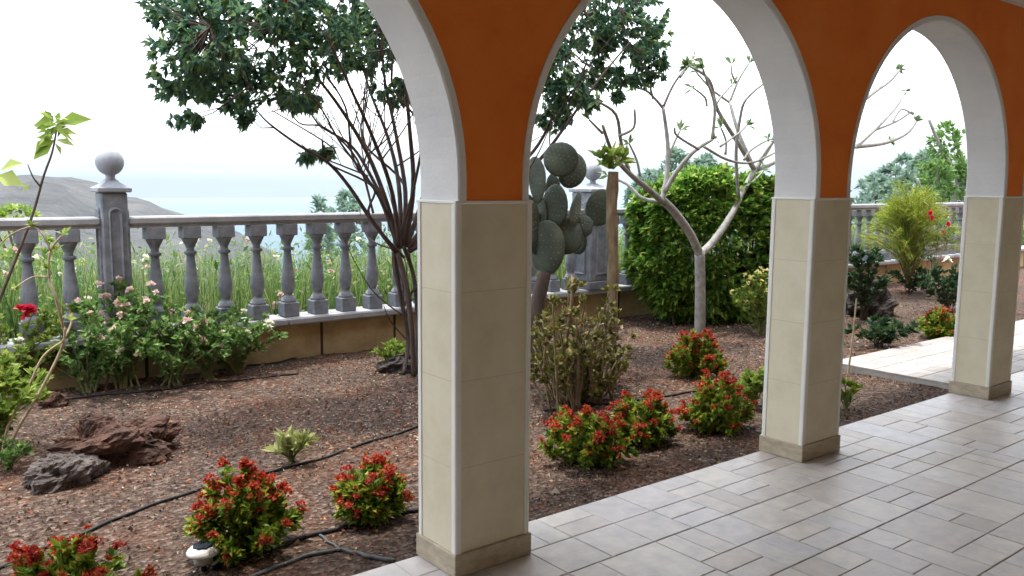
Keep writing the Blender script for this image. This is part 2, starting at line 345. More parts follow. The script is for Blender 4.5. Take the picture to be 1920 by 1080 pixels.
def slope():
    xs = np.concatenate([np.linspace(-3000, -60, 12), np.linspace(-40, 80, 30), np.linspace(110, 3500, 16)])
    ys = np.array([7.2, 8, 10, 13, 18, 25, 40, 70, 120, 200, 350, 600, 900, 1100])
    V = []
    for y in ys:
        for x in xs:
            d = y-7.2; z = -.12-.16*d-.00004*d*d + (0 if y < 8 else 1.2*min(1, d/40)*mn.noise(Vector((x*.02, y*.02, 1))))
            V.append((x, y, z))
    nx = len(xs); F = [(j*nx+i, j*nx+i+1, (j+1)*nx+i+1, (j+1)*nx+i) for j in range(len(ys)-1) for i in range(nx-1)]
    mb = MB(); mb.add(V, F); return mb.build('hillside', m_slope, smooth=True)
m_slope = mat('scrub_slope', [(.3, (.04, .065, .025)), (.5, (.08, .10, .04)), (.7, (.15, .13, .08))], .35, 10, .95)
struct(slope())
m_sea = mat('sea_water', [(.3, (.025, .06, .09)), (.7, (.035, .075, .105))], .01, 4, .55, spec=.12)
mb = MB(); mb.add([(-6800, 300, -140), (6800, 300, -140), (6800, 6800, -140), (-6800, 6800, -140)], [(0, 1, 2, 3)]); struct(mb.build('sea', m_sea))
m_hill = mat('dry_hill', [(.3, (.030, .032, .034)), (.5, (.055, .055, .056)), (.7, (.10, .092, .088))], .012, 12, .95, 1, .03, 12)
def hill(name, prof, D, depth, base=-141):
    """ridge whose skyline follows the profile (pixel column, elevation in metres at distance D), sloping down both ways"""
    rows = []; N = len(prof)
    for t in np.linspace(-1, 1, 22):
        row = []
        for i, (px, el) in enumerate(prof):
            d = ray(px, 372); d = d/math.hypot(d[0], d[1]); R = D+t*depth
            k = max(0.0, 1-abs(t)**1.25)
            z = base+(el-base)*k+ (14*mn.noise(Vector((d[0]*D*.012, R*.012, 2)))+6*mn.noise(Vector((d[0]*D*.04, R*.04, 5))))*k*(0 if abs(t) < .04 else 1)
            row.append((d[0]*R, d[1]*R, z))
        rows.append(row)
    V = [p for r in rows for p in r]; F = [(j*N+i, j*N+i+1, (j+1)*N+i+1, (j+1)*N+i) for j in range(len(rows)-1) for i in range(N-1)]
    mb = MB(); mb.add(V, F); return struct(mb.build(name, m_hill, smooth=True))
def prof(pts, D, n=60):
    xs = np.linspace(pts[0][0], pts[-1][0], n); ys = np.interp(xs, [p[0] for p in pts], [p[1] for p in pts])
    out = []
    for i, (x, y) in enumerate(zip(xs, ys)):
        d = ray(x, y); h = EYE+D*d[2]/math.hypot(d[0], d[1]); out.append((x, h+1.2*mn.noise(Vector((x*.05, 1, 1)))))
    return out
hill('hill', prof([(-900, 470), (-400, 380), (-150, 335), (0, 318), (60, 314), (110, 322), (160, 342), (220, 362), (290, 382), (345, 398), (420, 430), (520, 480)], 900), 900, 420)

# ------------------------------------------------------------------ the arcade (one building, its columns and arches are parts)
K0, K1 = -2, 5                      # columns; column 0 is the big one in the photo
bld = thing('arcade_building', (X0, Y0, 0), 'orange walled house arcade with white arches on beige tiled columns', 'building')
RO = (SP-CA)/2+.013; STILT = .075; BAND = .034; ZT = 3.35; ZC = 2.70
def arch_pts(cx, r, n=40):
    P = [(cx-r, ZS), (cx-r, ZS+STILT*.5)]
    for i in range(n+1):
        t = math.pi*i/n; P.append((cx-r*math.cos(t), ZS+STILT+r*math.sin(t)))
    return P+[(cx+r, ZS+STILT*.5), (cx+r, ZS)]
wall = MB(); ya, yb = Y0+.006, YF-.006
for k in range(K0, K1):
    cx = X0+CA+SP*k+(SP-CA)/2; P = arch_pts(cx, RO+BAND-.004)
    # quads from the arch line up to the wall head; piers either side
    xl, xr = cx-SP/2, cx+SP/2
    P2 = [(xl, ZS)]+P+[(xr, ZS)]
    top = [(xl, ZT)]+[(xl+(xr-xl)*(i+.5)/len(P), ZT) for i in range(len(P))]+[(xr, ZT)]
    n = len(P2); V = [(x, ya, z) for x, z in P2]+[(x, ya, z) for x, z in top]+[(x, yb, z) for x, z in P2]+[(x, yb, z) for x, z in top]
    F = []
    for i in range(n-1):
        F += [(i, i+1, n+i+1, n+i), (2*n+i+1, 2*n+i, 3*n+i, 3*n+i+1), (i+1, i, 2*n+i, 2*n+i+1), (n+i, n+i+1, 3*n+i+1, 3*n+i)]
    wall.add(V, F)
xa = X0+CA/2+SP*K0; xb = X0+CA/2+SP*K1
wall.box(-3.5, xa, ya, yb, 0, ZT); wall.box(xb, 17.5, ya, yb, 0, ZT)
wall.build('arch_wall', 'orange', bld)
for k in range(K0, K1):
    cx = X0+CA+SP*k+(SP-CA)/2; a = arch_pts(cx, RO); b = arch_pts(cx, RO+BAND)
    y0, y1, c = Y0, YF, .006
    mb = MB(); n = len(a)
    def sh(p, q, t): return (p[0]+(q[0]-p[0])*t, p[1]+(q[1]-p[1])*t)
    secs = []
    for i in range(n):
        A, B = a[i], b[i]; A1 = sh(A, B, .2); 
        secs.append([(A[0], y0+c, A[1]), (A1[0], y0, A1[1]), (B[0], y0, B[1]), (B[0], y0+.02, B[1]), (B[0], y1-.02, B[1]), (B[0], y1, B[1]), (A1[0], y1, A1[1]), (A[0], y1-c, A[1])])
    mb.loft(secs); mb.build('arch_lining', 'white', bld)
mb = MB(); mb.box(-3.5, 17.5, -1.2, Y0+.004, ZC, ZC+.14); mb.box(-3.5, 17.5, Y0-.0, YF+1.25, ZT, ZT+.14, .01); mb.build('ceiling_and_shading_eave', 'ceil', bld)  # upper slab is an unseen eave, extended outward to shade floor edge and soil
mb = MB(); mb.box(-3.5, 17.5, -1.4, -1.2, -.2, ZC+.14); mb.build('inner_wall', 'inwall', bld)
for xw in (-3.7, 17.5):
    mb = MB(); mb.box(xw, xw+.2, -1.4, YF, -.2, ZT); mb.build('end_wall', 'inwall', bld)
mb = MB(); mb.box(-3.7, 17.7, -1.4, YF+1.25, ZT+.14, ZT+.30, .01); mb.build('roof_with_shading_eave', 'inwall', bld)  # overhang reaches out of view, added to block sun and sky light
for k in range(K0, K1+1):
    x = X0+SP*k; t = .022
    core = MB(); core.box(x+.0015, x+CA-.0015, Y0+.0015, YF-.0015, 0, ZS-.012); col = core.build('column', 'coltile', bld)
    for sx in (0, 1):
        for sy in (0, 1):
            m_ = MB(); cx = x+(CA-t if sx else 0); cy = Y0+(CB-t if sy else 0); e = .0025; h = t/2+e; mx_, my_ = cx+t/2, cy+t/2
            ring = []
            for (px_, py_, a0) in ((1, 1, 0), (-1, 1, 90), (-1, -1, 180), (1, -1, 270)):
                rr_ = .009 if (px_ > 0) == bool(sx) and (py_ > 0) == bool(sy) else .0015
                for j in range(4):
                    q = RAD(a0+30*j); ring.append((mx_+px_*(h-rr_)+rr_*math.cos(q), my_+py_*(h-rr_)+rr_*math.sin(q)))
            m_.loft([[(p[0], p[1], .092) for p in ring], [(p[0], p[1], ZS-.010) for p in ring]]); sub(m_, 'corner_trim', 'trim', col, bld)
    s_ = MB(); s_.box(x-.009, x+CA+.009, Y0-.009, YF+.009, .001, .092, .003); sub(s_, 'skirting', 'skirt', col, bld)
    c_ = MB(); c_.box(x-.004, x+CA+.004, Y0-.004, YF+.004, ZS-.012, ZS+.0, .003); sub(c_, 'top_trim', 'trim', col, bld)

# ------------------------------------------------------------------ balustrade
YB = 6.95; RT_, RB_ = 1.215, 1.150; CT, CBt = .322, .262
bal = thing('stone_balustrade', (4, 7.05, GZ), 'grey stone balustrade with ball topped pillars on low ochre block wall', 'balustrade')
yc = YB+.10
pillars = [1.66-5.03, 1.66, 6.69, 11.72, 16.75]
mb = MB(); mb.box(-6, 26, yc-.045, yc+.10, GZ-.25, CBt); mb.build('block_wall', 'ochre', bal)
mb = MB()
xx = -6.0
while xx < 26: mb.box(xx+.002, xx+1.498, yc-.155, yc+.16, CBt, CT, .012); xx += 1.5
mb.build('coping', 'coping', bal)
for i in range(len(pillars)-1):
    a, b = pillars[i]+.13, pillars[i+1]-.13
    mb = MB(); a -= .032; b += .032; mb.box(a, b, yc-.078, yc+.078, RB_, RT_, .014); mb.box(a, b, yc-.055, yc+.055, RB_-.022, RB_+.001); mb.build('rail', 'coping', bal)
H0, H1 = CT, RB_-.022
def baluster(mb, x, y, z0, z1, w=.071, n=18):
    h = z1-z0; f = lambda t: z0+h*t
    mb.box(x-w, x+w, y-w, y+w, f(0), f(.155), .006)
    mb.lathe([(w*.90, f(.155)), (w*.95, f(.175)), (w*.80, f(.20)), (w*.52, f(.225)), (w*.50, f(.24)), (w*.66, f(.27)), (w*.76, f(.32)), (w*.82, f(.37)), (w*.79, f(.43)), (w*.66, f(.52)), (w*.52, f(.62)), (w*.44, f(.70)),
              (w*.47, f(.715)), (w*.66, f(.72)), (w*.70, f(.735)), (w*.66, f(.75)), (w*.45, f(.755)), (w*.44, f(.785)), (w*.62, f(.82)), (w*.86, f(.862)), (w*.93, f(.88))], x, y, n)
    mb.box(x-w, x+w, y-w, y+w, f(.88), f(1), .006)
first = None; xs_b = []
for i in range(len(pillars)-1):
    x = pillars[i]+.30 if True else 0
    while x < pillars[i+1]-.2: xs_b.append(x); x += .276
for x in xs_b:
    if x < -1.5: continue
    if first is None:
        mb = MB(); baluster(mb, x, yc, H0, H1); first = mb.build('baluster', 'concrete', bal); fx = x
    else:
        o = first.copy(); sc.collection.objects.link(o); o.parent = bal; o.location = (x-fx, 0, 0)
for x in pillars:
    mb = MB(); big = abs(x-6.69) < .1; w = .165 if big else .094; zt = 1.40; cw = w+.028
    mb.box(x-w-.02, x+w+.02, yc-w-.02, yc+w+.02, CT, CT+.09, .008)
    # shaft with a raised arched panel on each face
    mb.box(x-w, x+w, yc-w, yc+w, CT+.09, zt, .010)
    for fx_, fy_ in ((0, -1), (0, 1), (1, 0), (-1, 0)):
        P = []; hw = w*.51
        arcp = [(-hw, CT+.16), (hw, CT+.16), (hw, zt-.15)]+[(hw*math.cos(RAD(a_)), zt-.15+.04*math.sin(RAD(a_))) for a_ in range(20, 180, 20)]+[(-hw, zt-.15)]
        def pt(u, z, d):
            if fy_: return (x+u, yc+fy_*(w+d), z)
            return (x+fx_*(w+d), yc+u, z)
        cz = (CT+zt)/2
        rings = [[pt(u, z, -.004) for u, z in arcp], [pt(u, z, .012) for u, z in arcp], [pt(u*.86, cz+(z-cz)*.97, .018) for u, z in arcp], [pt(u*.60, cz+(z-cz)*.93, .004) for u, z in arcp]]
        mb.loft(rings)
    p = mb.build('pillar', 'concrete', bal)
    c = MB(); c.box(x-cw, x+cw, yc-cw, yc+cw, zt, zt+.040, .008)
    rings = []
    for t in np.linspace(0, 1, 8):
        h = (cw-.056)*(1-t)**1.5+.040; z = zt+.040+.055*t; rings.append([(x-h, yc-h, z), (x+h, yc-h, z), (x+h, yc+h, z), (x-h, yc+h, z)])
    c.loft(rings); sub(c, 'cap', 'cap', p, bal)
    b = MB(); R = .101; zc = zt+.128+.098
    b.lathe([(.045, zt+.09), (.034, zt+.105), (.034, zt+.130)]+[(max(.004, R*math.cos(RAD(a_))), zc+R*math.sin(RAD(a_))) for a_ in range(-70, 91, 8)]+[(.003, zc+R)], x, yc, 28); sub(b, 'ball', 'cap', p, bal, True)

# ------------------------------------------------------------------ plants: builders
def ipts(poly, n=4):
    """smooth a polyline of points"""
    P = np.array(poly, float); out = []
    for i in range(len(P)-1):
        p0 = P[max(i-1, 0)]; p1 = P[i]; p2 = P[i+1]; p3 = P[min(i+2, len(P)-1)]
        for k in range(n):
            t = k/n; out.append(.5*((2*p1)+(-p0+p2)*t+(2*p0-5*p1+4*p2-p3)*t*t+(-p0+3*p1-3*p2+p3)*t**3))
    out.append(P[-1]); return np.array(out)
def rosette(mb, p, d, k, L, W, spread=.9, droop=.1, off=0.0):
    d = np.asarray(d, float); d = d/np.linalg.norm(d)
    D = d+unit(k)*spread
    mb.leaves(np.tile(p, (k, 1))+unit(k)*off, D, L*rng.uniform(.65, 1.15, k), W*rng.uniform(.7, 1.1, k), droop=droop)
def flower(mb, p, r, k=7, up=(0, 0, 1)):
    up = np.asarray(up, float); up /= np.linalg.norm(up)
    D = unit(k)+up*.55; mb.leaves(np.tile(p, (k, 1)), D, r, r*.8, fold=.2)
    D = unit(k)*.6+up*1.0; mb.leaves(np.tile(p, (k, 1)), D, r*.75, r*.7, fold=.2)

def flower_head(mb, p, r, d):
    k = 26; q = unit(k)*(rng.uniform(0, 1, k)**.5)[:, None]*r; mb.leaves(p+q*[1, 1, .6], unit(k)+np.array([0, 0, .7]), r*.75, r*.6, fold=.2)
def shrub(loc, label, cat, name, h, rad, stems, leafm, stemm, L, W, nclump, per, flowers=None, group=None, dome=.55, lean=(0, 0), spread=.9, stemr=.006, low=.15, sq=(.35, .55)):
    """stems fan out from the base; leaf rosettes along their upper parts; flowers = list of (name, material, count, radius, petals, top only)"""
    root = thing(name, loc, label, cat, group); B = np.array(loc, float)
    st = MB(); lf = MB(); tips = []
    for i in range(stems):
        a = rng.uniform(0, 2*math.pi); q = math.sqrt(rng.uniform(.02, 1)); zz = h*(1-dome*q*q)*rng.uniform(.75, 1.0)
        end = B+np.array([math.cos(a)*rad*q+lean[0]*h, math.sin(a)*rad*q+lean[1]*h, zz]); mid = B+(end-B)*np.array([sq[0], sq[0], sq[1]])+rng.normal(size=3)*.04*rad
        pts = ipts([B+rng.normal(size=3)*[.02, .02, 0]*rad*4, mid, end], 3); st.tube(pts, np.linspace(stemr, stemr*.4, len(pts)), 5); tips.append((pts, end))
    out = []
    for i in range(nclump):
        pts, end = tips[rng.integers(len(tips))]; t = low+(1-low)*math.sqrt(rng.uniform(0, 1)); k = t*(len(pts)-1); j = int(min(k, len(pts)-2))
        p = pts[j]+(pts[j+1]-pts[j])*(k-j)+unit(1)[0]*rad*.16*rng.uniform(0, 1)
        d = (p-B)/np.linalg.norm(p-B+1e-9)+np.array([0, 0, .3]); rosette(lf, p, d, per, L, W, spread); out.append((p, d, t))
    st.build('stems', stemm, root); lf.build('foliage', leafm, root)
    for (fn, fm, cnt, fr, petals, topq) in (flowers or []):
        fb = None
        for i in range(cnt):
            fb = MB()
            cand = [out[rng.integers(len(out))] for _ in range(6)]; cand.sort(key=lambda c: -(c[0][2]+np.linalg.norm((c[0]-B)[:2])*.6)); p, d, t = cand[0 if rng.uniform() < topq else 3]
            c0 = p+np.asarray(d)/np.linalg.norm(d)*L*rng.uniform(.7, 1.2)
            (flower_head(fb, c0, fr*rng.uniform(.75, 1.2), d) if fn == 'flower_head' else flower(fb, c0, fr*rng.uniform(.75, 1.2), petals, d))
            fb.build(fn, fm, root)
    return root

def red_bush(loc, label, h=.28, rad=.24, red=70, group='low red flowering bushes in the soil bed'):
    return shrub(loc, label, 'flowering bush', 'flowering_bush', h, rad, 44, 'bushleaf', 'green_stem', .055, .028, 520, 7,
                 [('flower_head', 'red', min(95, int(red*1.1)), .022, 9, .6), ('young_leaf_tip', 'rednew', int(red*.5), .026, 4, .8)], group, dome=.72, low=.12, sq=(.62, .42))

# ------------------------------------------------------------------ meadow beyond the balustrade
def meadow():
    n = 26000; x = rng.uniform(-2.5, 24, n); y = 7.3+2.6*rng.uniform(0, 1, n)**1.1
    z0 = -.12-.16*(y-7.2)
    top = 1.0+.16*np.array([mn.noise(Vector((a*.9, b*.9, 4))) for a, b in zip(x, y)])
    top = np.where((x > 2.6) & (x < 4.6), top-.10, top); top = np.where(x < 1.2, top+.12, top)
    L = (top+.04-z0)*rng.uniform(.7, 1.0, n); D = np.stack([rng.normal(0, .13, n), rng.normal(0, .13, n), np.ones(n)], 1)
    mb = MB(); mb.blades(np.stack([x, y, z0], 1), D, L, rng.uniform(.008, .016, n))
    m = 30000; i = rng.integers(0, n, m); t = rng.uniform(.3, 1, m)
    P = np.stack([x[i], y[i], z0[i]], 1)+D[i]*(L[i]*t)[:, None]; mb.leaves(P, unit(m)+[0, 0, .5], rng.uniform(.05, .11, m), rng.uniform(.015, .035, m))
    return mb.build('meadow', 'grass')
tag(meadow(), 'tall sunlit green and straw coloured meadow growth behind the balustrade', 'meadow', kind='stuff')
def meadow_flowers(name, m_, n, lab, col):
    x = rng.uniform(-1, 16, n); y = rng.uniform(7.3, 8.4, n); z = rng.uniform(.35, 1.0, n); mb = MB()
    for p in zip(x, y, z): flower(mb, np.array(p), rng.uniform(.025, .05), 5, (0, -1, .6))
    o = mb.build(name, m_); tag(o, lab, 'wildflowers', kind='stuff')
meadow_flowers('wildflowers', 'pink', 70, 'pale pink wildflowers scattered through the meadow behind the balustrade', 'pink')
meadow_flowers('wildflowers', 'ivory', 90, 'ivory white wildflowers scattered through the meadow behind the balustrade', 'ivory')

# ------------------------------------------------------------------ gravel and dry leaves
def gravel():
    n = 42000; mb = MB(); x = rng.uniform(-.3, 11, n); y = YF+.02+(7.0-YF)*rng.uniform(0, 1, n)
    w = np.array([mn.noise(Vector((a*.9, b*.9, 21)))+.5*mn.noise(Vector((a*3, b*3, 2))) for a, b in zip(x, y)])
    keep = ~((x > 6.6) & (y < 4.0)) & (rng.uniform(0, 1, n) < .62+1.1*w); x, y = x[keep], y[keep]; n = len(x)
    s = rng.uniform(.0035, .011, n)*(1+.9*(rng.uniform(0, 1, n) > .94)+1.6*(rng.uniform(0, 1, n) > .993))
    T = np.array([[1, 0, -.4], [-.5, .87, -.4], [-.5, -.87, -.4], [.15, .1, .75]])
    z = np.array([gh(a, b) for a, b in zip(x, y)]); J = rng.uniform(.6, 1.4, (n, 4, 3))
    a = rng.uniform(0, 6.28, n); ca, sa = np.cos(a), np.sin(a)
    V = T[None]*J*s[:, None, None]; X = V[..., 0]*ca[:, None]-V[..., 1]*sa[:, None]; Y = V[..., 0]*sa[:, None]+V[..., 1]*ca[:, None]
    V = np.stack([X+x[:, None], Y+y[:, None], V[..., 2]+z[:, None]+s[:, None]*.35], -1).reshape(-1, 3)
    b = (np.arange(n)*4)[:, None]; F = np.concatenate([b+np.array(q) for q in ((0, 2, 1), (0, 1, 3), (1, 2, 3), (2, 0, 3))])
    mb.add(V, F); return mb.build('gravel', 'pebble')
tag(gravel(), 'loose brown volcanic gravel lying over the soil bed', 'gravel', kind='stuff')
def litter():
    n = 15000; mb = MB(); x = rng.uniform(0, 9, n); y = YF+.03+(6.9-YF)*rng.uniform(0, 1, n)
    w = np.array([mn.noise(Vector((a*.8, b*.8, 11))) for a, b in zip(x, y)]); near = np.exp(-((x-2.6)**2/3.5+(y-5.0)**2/1.6))
    keep = (rng.uniform(0, 1, n) < .10+.30*w+.80*near) & ~((x > 6.6) & (y < 4.0)); x, y = x[keep], y[keep]; n = len(x)
    z = np.array([gh(a, b) for a, b in zip(x, y)])+rng.uniform(.006, .016, n); D = np.stack([rng.normal(size=n), rng.normal(size=n), rng.normal(0, .15, n)], 1)
    mb.leaves(np.stack([x, y, z], 1), D, rng.uniform(.012, .034, n), rng.uniform(.007, .018, n), fold=.25); return mb.build('leaf_litter', 'litter')
tag(litter(), 'dry orange and brown fallen leaves strewn over the gravel', 'leaf litter', kind='stuff')

# ------------------------------------------------------------------ the large dark tree behind the first column
def big_tree():
    B = gp(776, 705); Y = B[1]
    t = thing('shade_tree', B, 'large dark leaved tree with many fanning stems behind the nearest column', 'tree')
    A = lambda x, y, dy=0: at(x, y, Y+dy)
    st = MB(); nodes = []
    def stem(pts, r0_, r1_, n=7):
        P = ipts(pts, 5); r = np.linspace(r0_, r1_, len(P))*.72; st.tube(P, r, n)
        for p, q in zip(P[len(P)//3:], r[len(P)//3:]): nodes.append((p, q))
    stem([B, A(772, 620), A(763, 540), A(745, 470)], .029, .030); stem([B+[.05, .05, 0], A(782, 600, .1), A(776, 520, .1), A(757, 462, .05)], .024, .024)
    stem([B+[-.04, .1, 0], A(765, 640, .2), A(752, 560, .2), A(738, 472, .1)], .024, .026)
    S = [([(742, 472), (695, 410), (655, 350), (615, 305), (560, 272), (505, 232), (480, 205)], .026, .006, -.3), ([(745, 470), (728, 400), (690, 320), (655, 270), (600, 235), (570, 190)], .026, .008, .3),
         ([(748, 465), (725, 380), (690, 290), (640, 205), (575, 120), (520, 50)], .030, .010, -.1), ([(750, 465), (735, 360), (700, 260), (655, 160), (610, 60)], .028, .010, -.5),
         ([(752, 462), (748, 350), (728, 260), (690, 160), (660, 40)], .030, .010, .4), ([(756, 460), (760, 360), (742, 250), (720, 140), (715, 20)], .030, .010, .1),
         ([(760, 460), (775, 350), (768, 240), (760, 130), (770, 0)], .032, .010, -.3), ([(762, 462), (795, 360), (810, 240), (830, 120), (850, 0)], .030, .010, .3),
         ([(765, 465), (830, 370), (880, 260), (920, 150), (940, 30)], .028, .010, -.2), ([(768, 468), (850, 400), (950, 330), (1010, 270), (1045, 190), (1065, 90)], .034, .012, .1),
         ([(768, 470), (870, 410), (960, 350), (1020, 290), (1075, 215), (1130, 140), (1180, 80)], .032, .010, -.3), ([(766, 470), (860, 395), (960, 310), (1000, 230), (1020, 120)], .028, .010, .4),
         ([(700, 400), (670, 300), (610, 240), (560, 230), (530, 180)], .014, .006, .2), ([(690, 330), (640, 310), (590, 290), (565, 270)], .010, .004, 0), ([(735, 420), (700, 350), (640, 270), (600, 200), (560, 160)], .016, .006, -.4)]
    S += [([(x+rng.normal()*(10+i*5), y+rng.normal()*8) for i, (x, y) in enumerate(pl)], a*.6, b*.6, dy+rng.normal()*.25) for pl, a, b, dy in S[:9:2] for _ in range(1)]
    for pl, a, b, dy in S:
        k = len(pl); stem([A(x, y, dy*(i/(k-1))*1.6) for i, (x, y) in enumerate(pl)], a, b)
    base_nodes = list(nodes)
    for i in range(120):       # criss-crossing thinner shoots
        p, r = base_nodes[rng.integers(len(base_nodes))]
        d = np.array([rng.normal(0, .45), rng.normal(0, .35), rng.uniform(.5, 1.2)]); d /= np.linalg.norm(d); ln = rng.uniform(.35, .95)
        q = p+d*ln; m = (p+q)/2+rng.normal(size=3)*.05; stem([p, m, q], min(r*.6, .011), .004, 5)
    px = 1/pxm(A(600, 200))
    lobes = [(330, 75, 50, 55, 0), (390, 60, 90, 85, -.3), (350, 150, 60, 42, 0), (430, 165, 70, 45, .3), (490, 90, 100, 80, .2), (560, 150, 60, 55, -.3), (600, 60, 100, 80, -.3), (520, 20, 140, 60, 0), (660, 90, 70, 70, .2),
             (348, 224, 26, 12, 0), (463, 225, 14, 16, 0), (560, 190, 40, 18, 0), (720, 50, 90, 80, .4), (575, 290, 13, 8, 0), (610, 285, 11, 8, 0), (740, 170, 40, 30, .2), (800, 40, 90, 80, 0), (900, 40, 120, 80, 0), (860, 150, 60, 60, .2),
             (1010, 70, 80, 90, 0), (1090, 60, 100, 85, .2), (1180, 50, 90, 75, -.2), (1215, 100, 55, 45, 0), (1130, 140, 65, 38, .2), (1055, 165, 50, 40, -.2), (1200, 145, 42, 18, 0), (1100, 190, 28, 18, 0), (1040, 215, 38, 28, 0), (1155, 182, 16, 10, 0),
             (350, -10, 90, 70, .2), (500, -110, 180, 90, 0), (700, -120, 200, 110, 0), (900, -120, 220, 120, .2), (1100, -60, 150, 80, 0), (1200, -30, 80, 50, 0), (800, -260, 380, 110, 0)]
    lf = MB(); tw = MB(); NP = np.array([q[0] for q in nodes])
    for (cx, cy, rx, ry, dy) in lobes:
        c = A(cx, cy, dy); rx, ry = rx*px, ry*px; rd = max(min(rx, .75), .22) if rx > .1 else rx
        n = int(max(16, 820*(rx*ry)**.75*(1 if cy > -60 else .55)))
        if cy < -200: n = int(n*.7)
        if cx > 1000 and cy > 0: n = int(n*1.5)
        for i in range(n):
            d = unit(1)[0]*rng.uniform(.15, 1)**.4; wob = 1+.32*mn.noise(Vector((d*2.2+[cx, cy, 0])))
            p = c+np.array([d[0]*rx, d[1]*rd, d[2]*ry])*wob
            if mn.noise(Vector(p*3.1)) < -.30: continue
            j = np.argmin(np.linalg.norm(NP-p-[0, 0, .1], axis=1)); o_ = (p-NP[j])
            if rng.uniform() < .13 and np.linalg.norm(o_) > .05: st.tube([NP[j], NP[j]+o_*.5+[0, 0, -.04], p], [.006, .004, .002], 4)
            rosette(lf, p, o_/(np.linalg.norm(o_)+1e-6)+[0, 0, .25], 11, .074, .033, 1.0, .12)
    st.build('trunk', 'bark', t, True); lf.build('crown', 'treeleaf', t)
    f = MB(); c = A(540, 3)
    for i in range(9): flower(f, c+unit(1)[0]*.03, .06, 8, (0, -1, .2))
    f.build('blossom', 'orangefl', t)
big_tree()

# ------------------------------------------------------------------ bare frangipani tree
def frangipani():
    B = gp(1312, 626); Y = B[1]; t = thing('frangipani_tree', B, 'nearly bare grey frangipani tree forking low in front of the clipped hedge', 'tree')
    A = lambda x, y, dy=0: at(x, y, Y+dy)
    st = MB(); lf = MB()
    def br(pl, a, b, dy=0, d0=0, tip=False, n=8):
        k = len(pl); P = ipts([A(x, y, d0+(dy-d0)*i/(k-1)) for i, (x, y) in enumerate(pl)], 4); st.tube(P, np.linspace(a, b, len(P))*(.92 if a > .05 else .88 if a > .031 else 1.12), n)
        if tip: rosette(lf, P[-1], P[-1]-P[-3], 11 if tip is True else int(tip*1.4)+1, .14, .04, .8, .1)
    br([(1312, 630), (1313, 560), (1312, 470)], .064, .058)
    br([(1312, 478), (1295, 440), (1265, 398), (1242, 375)], .052, .042); br([(1312, 478), (1338, 452), (1370, 405), (1395, 355), (1415, 318)], .048, .034, .2)
    L = [([(1242, 378), (1210, 350), (1180, 325), (1150, 290), (1130, 235)], .030, .012, -.4, 0), ([(1180, 325), (1165, 270), (1155, 215), (1120, 190)], .018, .010, -.5, -.2), ([(1160, 255), (1188, 240), (1190, 205)], .012, .009, -.5, -.4),
         ([(1243, 378), (1205, 372), (1175, 345), (1140, 330)], .020, .010, .5, 0), ([(1242, 376), (1250, 330), (1252, 270), (1243, 200)], .026, .015, .2, 0), ([(1243, 202), (1215, 172), (1195, 165)], .014, .010, .3, .2), ([(1243, 202), (1262, 160), (1285, 128)], .014, .010, .1, .2),
         ([(1246, 360), (1270, 320), (1300, 285), (1335, 262)], .024, .014, -.2, 0), ([(1310, 280), (1270, 255), (1265, 240)], .012, .008, -.4, -.2), ([(1335, 262), (1340, 200), (1325, 150), (1318, 130)], .015, .010, -.2, -.2),
         ([(1320, 275), (1365, 300), (1410, 305), (1455, 285)], .013, .008, -.3, -.2), ([(1415, 320), (1385, 270), (1345, 205), (1330, 150), (1290, 122)], .026, .012, 0, .2), ([(1415, 320), (1385, 250), (1368, 190)], .024, .016, .5, .2),
         ([(1368, 192), (1335, 168), (1305, 135)], .014, .010, .6, .5), ([(1368, 192), (1385, 150), (1405, 118)], .014, .010, .4, .5), ([(1415, 320), (1440, 280), (1462, 243), (1500, 190), (1535, 140)], .024, .012, .4, .2),
         ([(1415, 320), (1450, 305), (1480, 285), (1520, 282), (1560, 285), (1605, 275)], .024, .019, .6, .2), ([(1400, 350), (1440, 350), (1480, 335), (1530, 290)], .016, .010, -.1, .2), ([(1385, 372), (1380, 290), (1388, 220), (1400, 185), (1440, 150)], .018, .010, -.2, .1),
         ([(1350, 275), (1385, 250), (1400, 235)], .010, .007, -.2, -.2), ([(1425, 300), (1450, 265), (1470, 245)], .014, .010, .1, .2),
         ([(1605, 275), (1660, 268), (1700, 250), (1718, 228)], .027, .016, .6, .6), ([(1605, 275), (1645, 238), (1680, 200), (1697, 172)], .026, .016, .9, .6), ([(1640, 244), (1680, 228), (1705, 212)], .018, .013, .8, .8),
         ([(1530, 245), (1590, 210), (1640, 172), (1668, 152), (1686, 132)], .028, .018, .5, .5), ([(1480, 285), (1530, 245)], .02, .018, .5, .4), ([(1672, 232), (1690, 205), (1712, 215)], .013, .010, .8, .8)]
    for i, (pl, a, b, dy, d0) in enumerate(L):
        tipn = {14: 9, 6: 14, 9: 12, 11: 18, 5: 6, 21: 18, 22: 14, 24: 18, 25: False, 23: 5, 13: 9}.get(i, 4 if i % 2 else False)
        br(pl, a, b, dy, d0, tipn)
    tipsx = [(1200, 330, 1180, 270), (1252, 300, 1275, 245), (1360, 290, 1352, 240), (1395, 300, 1440, 262), (1325, 200, 1300, 165), (1340, 200, 1372, 160), (1450, 260, 1452, 205), (1400, 350, 1432, 320), (1225, 185, 1222, 150), (1130, 250, 1105, 225), (1275, 145, 1300, 112), (1380, 155, 1372, 122)]
    for (x, y, x2, y2) in tipsx: br([(x, y), ((x+x2)/2+rng.normal()*6, (y+y2)/2), (x2, y2)], .013, .008, .1, .1, 5)
    br([(1650, 268), (1668, 262)], .006, .004, .6, .6, 10)
    st.build('trunk', 'pale_bark', t, True); lf.build('crown', 'frangileaf', t)
frangipani()

